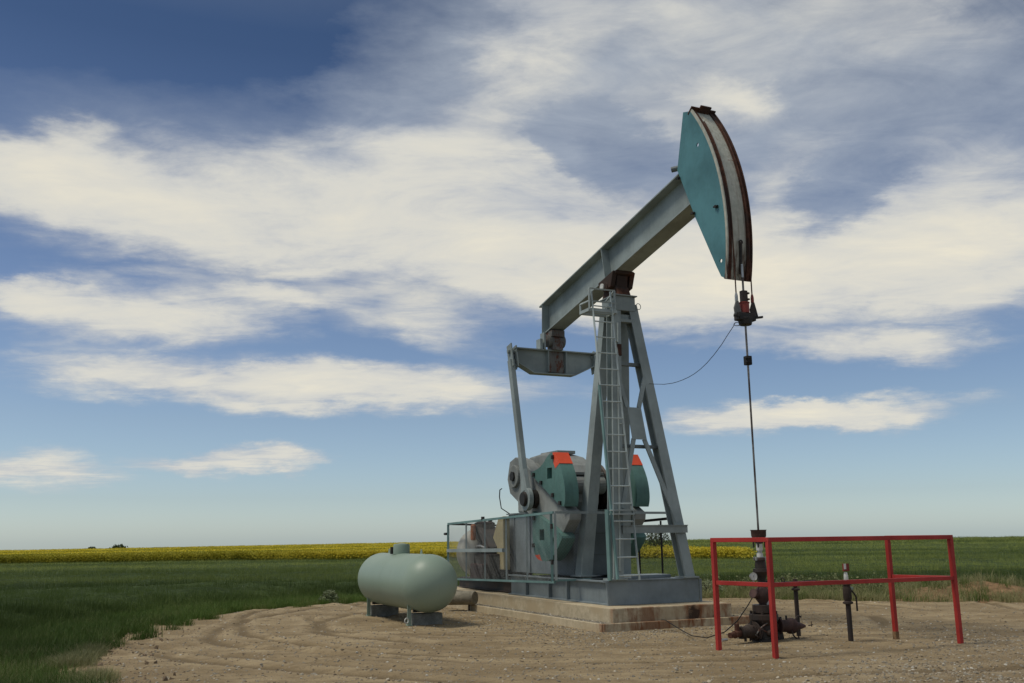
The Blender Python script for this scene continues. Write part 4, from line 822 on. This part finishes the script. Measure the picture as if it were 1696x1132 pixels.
e.part('belt_guard', MB().plate_uz([(-8.50, .85), (-8.62, 1.45), (-8.22, 2.0), (-7.95, 2.03), (-7.95, .85)], -.72, -.55), M['yellow'], bevel=.02)
e.part('lever', MB().cyl((-9.9, -1.38, 1.66), (-9.75, -1.38, 1.66), .03, n=8), M['dark'])
e.part('exhaust_cap', MB().cyl((-8.95, -.6, 1.93), (-8.95, -.6, 1.99), .05, n=12).cyl((-7.6, -1.36, 1.94), (-7.6, -1.36, 2.01), .04, n=10), M['dark'])

# ------------------------------------------------------------------ wellhead
w = Thing('wellhead', 'dark oily wellhead stack with valves and gauge under the polished rod', 'wellhead', (0, 0, 0))
w.part('drip_bowl', MB().lathe([(.096, 0), (.112, .03), (.116, .11), (.126, .125), (.108, .125), (.09, .03), (.02, .03)], (0, 0, 1.50), n=20), M['maroon'], smooth=40)
w.part('stuffing_box', MB().lathe([(.03, 0), (.06, 0), (.06, .05), (.04, .06), (.04, .14), (.075, .15), (.075, .19), (.035, .2)], (0, 0, 1.42), n=18), M['dark'], smooth=40)
for a_ in range(4): w.part('stud', MB().cyl((.085*math.cos(a_*1.57+.7), .085*math.sin(a_*1.57+.7), 1.36), (.085*math.cos(a_*1.57+.7), .085*math.sin(a_*1.57+.7), 1.50), .013, n=8), M['dark'])
w.part('white_sleeve', MB().cyl((0, 0, 1.315), (0, 0, 1.415), .048, n=18).cyl((0, 0, 1.215), (0, 0, 1.275), .048, n=18), M['white'], smooth=40)
w.part('gland', MB().cyl((0, 0, 1.27), (0, 0, 1.32), .036, n=14), M['steel'], smooth=40)
w.part('stack_body', MB().lathe([(.09, 1.215), (.10, 1.20), (.10, 1.17), (.075, 1.165), (.085, 1.10), (.085, 1.05), (.115, 1.045), (.12, 1.0), (.10, .98), (.065, .90), (.058, .78), (.07, .76)][::-1], n=22), M['dark'], smooth=35)
for a_ in (.3, 1.87, 3.44, 5.0): w.part('flange_bolt', MB().box((.095*math.cos(a_), .095*math.sin(a_), 1.195), (.035, .035, .05)), M['steel'])
w.part('flow_tee', MB().lathe([(.04, .44), (.05, .52), (.105, .60), (.12, .67), (.10, .74), (.06, .78)], n=20).cyl((0, -.10, .66), (.02, -.19, .69), .055, .07, n=14).cyl((0, .08, .64), (0, .16, .62), .07, .08, n=14), M['maroon'], smooth=35)
w.part('white_fitting', MB().cyl((.03, .07, .50), (.03, .07, .58), .045, n=12), M['white'], smooth=40)
w.part('casing_flange', MB().cyl((0, 0, .40), (0, 0, .52), .16, n=24).cyl((0, 0, .30), (0, 0, .385), .215, n=24).cyl((0, 0, .385), (0, 0, .40), .12, n=24).cyl((0, 0, .22), (0, 0, .30), .16, .20, n=24), M['dark'], bevel=.008)
for a_ in range(8): w.part('flange_bolt', MB().cyl((.185*math.cos(a_*.785), .185*math.sin(a_*.785), .27), (.185*math.cos(a_*.785), .185*math.sin(a_*.785), .43), .018, n=6), M['dark'])
w.part('casing_head', MB().lathe([(.20, -.05), (.19, .03), (.16, .05), (.15, .22)], n=24), M['dark'], smooth=35)
# left (towards -v) valve
w.part('side_valve', MB().cyl((.02, -.12, .15), (.06, -.50, .14), .075, n=16).lathe([(.06, 0), (.10, .02), (.11, .08), (.095, .16), (.06, .20)], (.03, -.20, .15), (.08, -1, 0), 16).lathe([(.09, 0), (.09, .04)], (.055, -.45, .14), (.08, -1, 0), 14), M['brown'], smooth=35)
w.part('valve_elbow', MB().cyl((.06, -.50, .14), (.08, -.62, .12), .055, n=14).cyl((.07, -.56, .13), (.07, -.56, .27), .036, n=12).cyl((.08, -.62, .12), (.10, -.72, .115), .04, n=12), M['rust'], smooth=40)
w.part('hand_wheel', MB().tube([(.14, -.28, .10), (.16, -.20, .20), (.16, -.04, .28), (.16, .03, .22), (.17, .04, .11), (.16, -.09, .14), (.14, -.22, .20)], .010, 6), M['rustgrey'])
w.part('valve_handle', MB().tube([(.12, -.30, .22), (.15, -.26, .08), (.15, -.20, .05), (.15, -.14, .20)], .013, 6), M['brown'])
w.part('drain_cock', MB().cyl((.05, -.40, .08), (.05, -.40, .01), .02, n=8).cyl((.04, -.30, .08), (.04, -.30, .015), .018, n=8), M['dark'])
w.part('steel_cap', MB().cyl((.10, -.77, .06), (.12, -.88, .06), .022, n=10), M['steel'])
# right valve
w.part('side_valve', MB().cyl((0, .12, .19), (-.02, .24, .19), .07, n=14).lathe([(.07, 0), (.115, .02), (.115, .05), (.09, .06), (.095, .24), (.10, .25), (.12, .27), (.115, .34), (.07, .38), (.045, .52), (.02, .60)], (-.01, .24, .20), (-.1, 1, -.06), 18), M['maroon'], smooth=35, label='maroon valve pointing right from the casing')
w.part('valve_handle', MB().tube([(.03, .48, .14), (.05, .50, .05), (.05, .56, -.0), (.05, .60, .0), (.03, .60, .14)], .012, 6), M['brown'])
w.part('valve_yoke', MB().torus((-.04, .70, .26), (1, 0, 0), .06, .013, 14, 6, 0, 3.6).cyl((-.04, .88, .17), (-.04, .97, .18), .008, n=6).cyl((-.04, .94, .15), (-.04, .94, .23), .006, n=6), M['dark'])
w.part('support_foot', MB().prism([(.0, .20, .12), (.0, .30, .12), (.0, .33, -.03), (.0, .22, -.03)], (.05, 0, 0)), M['dark'])
for (u_, v_, z_) in ((.07, -.30, .30), (.02, .30, .33), (-.02, .44, .34)): w.part('grease_fitting', MB().cyl((u_, v_, z_-.06), (u_, v_, z_), .016, n=8), M['dark'])
w.part('bonnet_flange', MB().cyl((.035, -.215, .15), (.04, -.245, .15), .135, n=20), M['brown']); w.part('bonnet_flange', MB().cyl((-.01, .235, .20), (-.012, .265, .20), .135, n=20), M['maroon'])
w.part('bull_plug', MB().cyl((.16, -.05, .12), (.24, -.05, .12), .05, n=12).cyl((.24, -.05, .12), (.27, -.05, .12), .03, n=6), M['dark'])
# gauge
w.part('pressure_gauge', MB().cyl((.02, -.17, .935), (.045, -.18, .935), .055, n=24), M['white'])
w.part('gauge_rim', MB().torus((.045, -.18, .935), (1, -.3, 0), .056, .006, 24, 6).cyl((.02, -.17, .88), (.02, -.17, .80), .010, n=8).cyl((.02, -.17, .80), (0, -.05, .80), .012, n=8), M['steel'])
w.part('gauge_needle', MB().bar((.050, -.19, .925), (.050, -.165, .965), .004, .003, (1, 0, 0)), M['dark'])
w.part('check_riser', MB().cyl((-.02, .20, .80), (-.02, .20, 1.12), .022, n=12), M['dark'])
w.part('relief_valve', MB().cyl((-.02, .20, 1.02), (-.02, .20, 1.10), .034, n=14).cyl((-.02, .20, .95), (-.02, .20, .98), .032, n=14).cyl((-.02, .20, 1.10), (-.02, .20, 1.125), .012, n=8), M['white'], smooth=40)
w.part('riser_link', MB().cyl((0, .03, .82), (-.02, .22, .82), .05, n=12), M['dark'], smooth=40)
# bleed line
hz_ = Thing('hydraulic_hose', 'thin dark hose curving from the wellhead tee to the concrete foundation', 'hose', (-.6, -.8, .02))
hz_.part('hose', MB().tube([(0, -.16, .66), (-.02, -.28, .50), (-.05, -.45, .30), (-.15, -.62, .14), (-.35, -.80, .05), (-.8, -.75, .04), (-1.3, -.55, .05), (-1.7, -.45, .10), (-2.05, -.40, .17), (-2.2, -.38, .16)], .008, 6), M['rubber'], smooth=60)

# ------------------------------------------------------------------ pipe risers right of the wellhead
v1 = Thing('pipe_riser', 'brown pipe riser with ball valve, lever and red and white tag', 'pipe', (.68, .98, 0), 'standing pipes by the wellhead')
a_, b_ = .68, 1.03
v1.part('pipe', MB().cyl((a_, b_, -.05), (a_, b_, .55), .038, n=14), M['brown'], smooth=40)
v1.part('flange', MB().lathe([(.04, 0), (.075, .01), (.075, .035), (.045, .05)], (a_, b_, .52), n=16), M['brown'], smooth=35)
v1.part('valve_body', MB().lathe([(.045, 0), (.062, .05), (.062, .17), (.05, .23), (.062, .24), (.062, .27), (.035, .28)], (a_, b_, .56), n=16), M['brown'], smooth=35)
v1.part('lever', MB().tube([(a_+.02, b_+.06, .72), (a_+.03, b_+.10, .68), (a_+.03, b_+.14, .62), (a_+.03, b_+.14, .42)], .013, 6), M['dark'])
v1.part('green_cap', MB().cyl((a_, b_+.05, .745), (a_+.01, b_+.10, .745), .028, n=10), M['tank'])
v1.part('white_nipple', MB().lathe([(.02, 0), (.035, .03), (.03, .10), (.02, .14)], (a_, b_, .845), n=14), M['white'], smooth=40)
v1.part('red_tag', MB().bx(a_-.01, a_+.02, b_-.045, b_+.06, 1.0, 1.11), M['redold']); v1.part('white_tag', MB().bx(a_+.021, a_+.026, b_-.045, b_-.005, 1.03, 1.11), M['white'])
v2 = Thing('pipe_riser', 'bare brown pipe riser with a flange standing behind the right casing valve', 'pipe', (-.30, .90, 0), 'standing pipes by the wellhead')
a_, b_ = -.30, .90
v2.part('pipe', MB().cyl((a_, b_, -.05), (a_, b_, .86), .034, n=14), M['brown'], smooth=40)
v2.part('flange', MB().lathe([(.035, 0), (.068, .01), (.068, .03), (.04, .045)], (a_, b_, .68), n=16), M['brown'], smooth=35)
v2.part('stub_valve', MB().cyl((a_, b_, .80), (a_, b_-.26, .805), .024, n=10).torus((a_, b_-.24, .85), (0, 1, 0), .035, .008).cyl((a_, b_, .80), (a_+.05, b_+.36, .815), .024, n=10), M['dark'])

# ------------------------------------------------------------------ red barrier
PX = [(2.808, 13.702), (3.356, 12.928), (5.724, 15.003), (6.344, 14.241)]
PX[0] = (2.79, 13.72)
rl = Thing('red_barrier', 'red steel pipe barrier railing around the wellhead', 'barrier', (PX[1][0], PX[1][1], 0), frame='w')
for i, (x, y) in enumerate(PX):
    rl.part('post', MB().bar((x, y, -.1), (x, y, 1.455), .062, .062, (.4, -.9, 0)), M['red'], bevel=.004)
    if i == 2: rl.part('muddy_foot', MB().bar((x, y, -.1), (x, y, .10), .066, .066, (.4, -.9, 0)), M['bank'])
PT = lambda i, z: Vector((PX[i][0], PX[i][1], z))
for i, j in ((0, 1), (1, 3), (2, 3)):
    d_ = (PT(j, 0)-PT(i, 0)).normalized()
    rl.part('top_rail', MB().bar(PT(i, 1.485)-d_*.03, PT(j, 1.485)+d_*.03, .062, .06), M['red'], bevel=.004)
    rl.part('mid_rail', MB().bar(PT(i, .905)+d_*.031, PT(j, .905)-d_*.031, .05, .055), M['red'], bevel=.004)

# ------------------------------------------------------------------ propane tank
tk = Thing('propane_tank', 'pale green horizontal propane tank on concrete blocks left of the pump', 'tank', (-6.55, -3.5, 0))
r_, z0_, vv_ = .52, .752, -3.5
pr_ = [(r_*math.sin(a), -7.95-r_*1.0*math.cos(a)) for a in np.linspace(0, math.pi/2, 12)] + [(r_*math.sin(a), -5.08+r_*1.0*math.cos(a)) for a in np.linspace(math.pi/2, 0, 12)]
tk.part('shell', MB().lathe(pr_, (0, vv_, z0_), (1, 0, 0), 56), M['tank'], smooth=30)
for u_ in (-7.95, -5.08, -6.5): tk.part('weld_seam', MB().torus((u_, vv_, z0_), (1, 0, 0), r_-.0015, .004, 48, 5), M['tank'])
tk.part('dome_lid', MB().lathe([(.165, 0), (.165, .16), (.15, .20), (.0, .215)], (-6.72, vv_, 1.255), n=28), M['tank'], smooth=35)
tk.part('lid_hinge', MB().bx(-6.86, -6.80, vv_-.19, vv_-.14, 1.26, 1.40), M['dark'])
for u_ in (-7.55, -5.55):
    tk.part('lifting_lug', MB().prism([(u_-.06, vv_, 1.26), (u_+.06, vv_, 1.26), (u_+.03, vv_, 1.35), (u_-.01, vv_, 1.36)], (0, .015, 0)), M['tank'])
for u_ in (-7.93, -5.33):
    for v_ in (-3.83,):
        tk.part('leg', MB().bx(u_-.012+.10, u_+.012+.10, v_-.035, v_+.035, .03, .42).bx(u_+.02, u_+.18, v_-.04, v_+.04, .0, .028), M['tank'])
    tk.part('saddle', MB().bx(u_-.03, u_+.03, -3.72, -3.28, .232, .29), M['dark'])
for i, u_ in enumerate((-7.93, -5.33)):
    o = Thing('concrete_block', 'grey concrete block under the %s end of the propane tank' % ('left' if i == 0 else 'right'), 'block', (u_, -3.5, 0), 'blocks under the propane tank')
    o.part('block', MB().bx(u_-.11, u_+.11, -3.77, -3.18, -.03, .21), M['block'], bevel=.015)
tk.part('lug_white', MB().torus((-5.16, -3.90, .10), (1, .4, 0), .045, .012, 12, 6), M['white'])
# concrete pipe roll
cp = Thing('concrete_pipe', 'short thick walled concrete pipe lying behind the tank by the foundation', 'pipe', (-7.8, -1.75, .14))
e0 = Vector((-7.72, -1.50, .292)); ax_ = Vector((-.80, -.60, -.03)).normalized()
cp.part('pipe_wall', MB().lathe([(.06, .0), (.135, .0), (.145, .02), (.145, .75), (.06, .75), (.06, .001)], e0, ax_, 28), plain('weathered_pipe_concrete', (.23, .21, .16), .9, 0, .3, 12, .4), smooth=35)
cp.part('bore_shade_disc', MB().cyl(e0+ax_*.03, e0+ax_*.04, .062, n=16), M['rubber'])  # black disc stands in for the shade inside the hollow pipe

# ------------------------------------------------------------------ bushes
M['bush'] = leafmat('bush_leaf', (.040, .060, .020), (.075, .095, .03)); M['bark'] = plain('bark', (.09, .07, .05), .9)
M['paleleaf'] = leafmat('pale_weed_leaf', (.16, .19, .10), (.26, .28, .16))
def bush(name, label, cat, loc, rad, h, n, leaf, mat, group=None, seed=0, trunk=True):
    T = Thing(name, label, cat, loc, group, 'w'); r = random.Random(seed); mb = MB(); x0, y0, z0 = loc
    st = MB()
    for k in range(9):
        a = r.random()*6.28; e_ = r.uniform(.25, .8); st.tube([(x0, y0, z0-.02), (x0+math.cos(a)*rad*e_*.4, y0+math.sin(a)*rad*e_*.4, z0+h*.4), (x0+math.cos(a)*rad*e_, y0+math.sin(a)*rad*e_, z0+h*r.uniform(.6, .85))], .02*h, 4)
    for i in range(n):
        a = r.random()*6.28; cl = r.random(); rr = rad*math.sqrt(r.random())*(1-.55*cl**1.6)*(1+.25*math.sin(a*3+seed)+.15*math.sin(a*7)); z = z0+.12*h + .88*h*cl*(1-.35*(rr/rad)**2)*(.85+.3*r.random())
        c_ = Vector((x0+rr*math.cos(a), y0+rr*math.sin(a), z)); e1 = Vector((r.gauss(0, 1), r.gauss(0, 1), r.gauss(0, 1))).normalized()*leaf*(.6+r.random()); e2 = e1.orthogonal().normalized()*leaf*.5
        mb.add([c_-e1, c_-e2, c_+e1, c_+e2], [(0, 1, 2, 3)])
    T.part('crown', mb, mat, kind='stuff'); T.part('stems', st, M['bark'])
def wp_(azd, r, dz=0): x = math.sin(R(azd))*r; y = math.cos(R(azd))*r; return (x, y, float(terrain(x, y))+dz)
bush('bush', 'smaller of two low dark bushes on the far left horizon', 'bush', wp_(-23.4, 240, -1.55), 1.6, 2.6, 900, .22, M['bush'], seed=1)
bush('bush', 'wider low dark bush on the far left horizon', 'bush', wp_(-22.05, 240, -1.65), 3.2, 3.0, 1500, .24, M['bush'], seed=2)
bush('bush', 'spiky green bush seen through the cage below the right front leg', 'bush', wp_(8.3, 62, .6), 1.0, 1.5, 900, .07, M['bush'], seed=3)
bush('weed_clump', 'pale leafy weed clump in the grass left of the propane tank', 'weed', (-4.72, 25.2, -.05), .30, .34, 420, .035, M['paleleaf'], seed=4)
bush('weed_clump', 'pale weed clump on the mound just right of the pump foundation', 'weed', (5.1, 25.6, -.02), .5, .42, 500, .035, M['paleleaf'], seed=5)
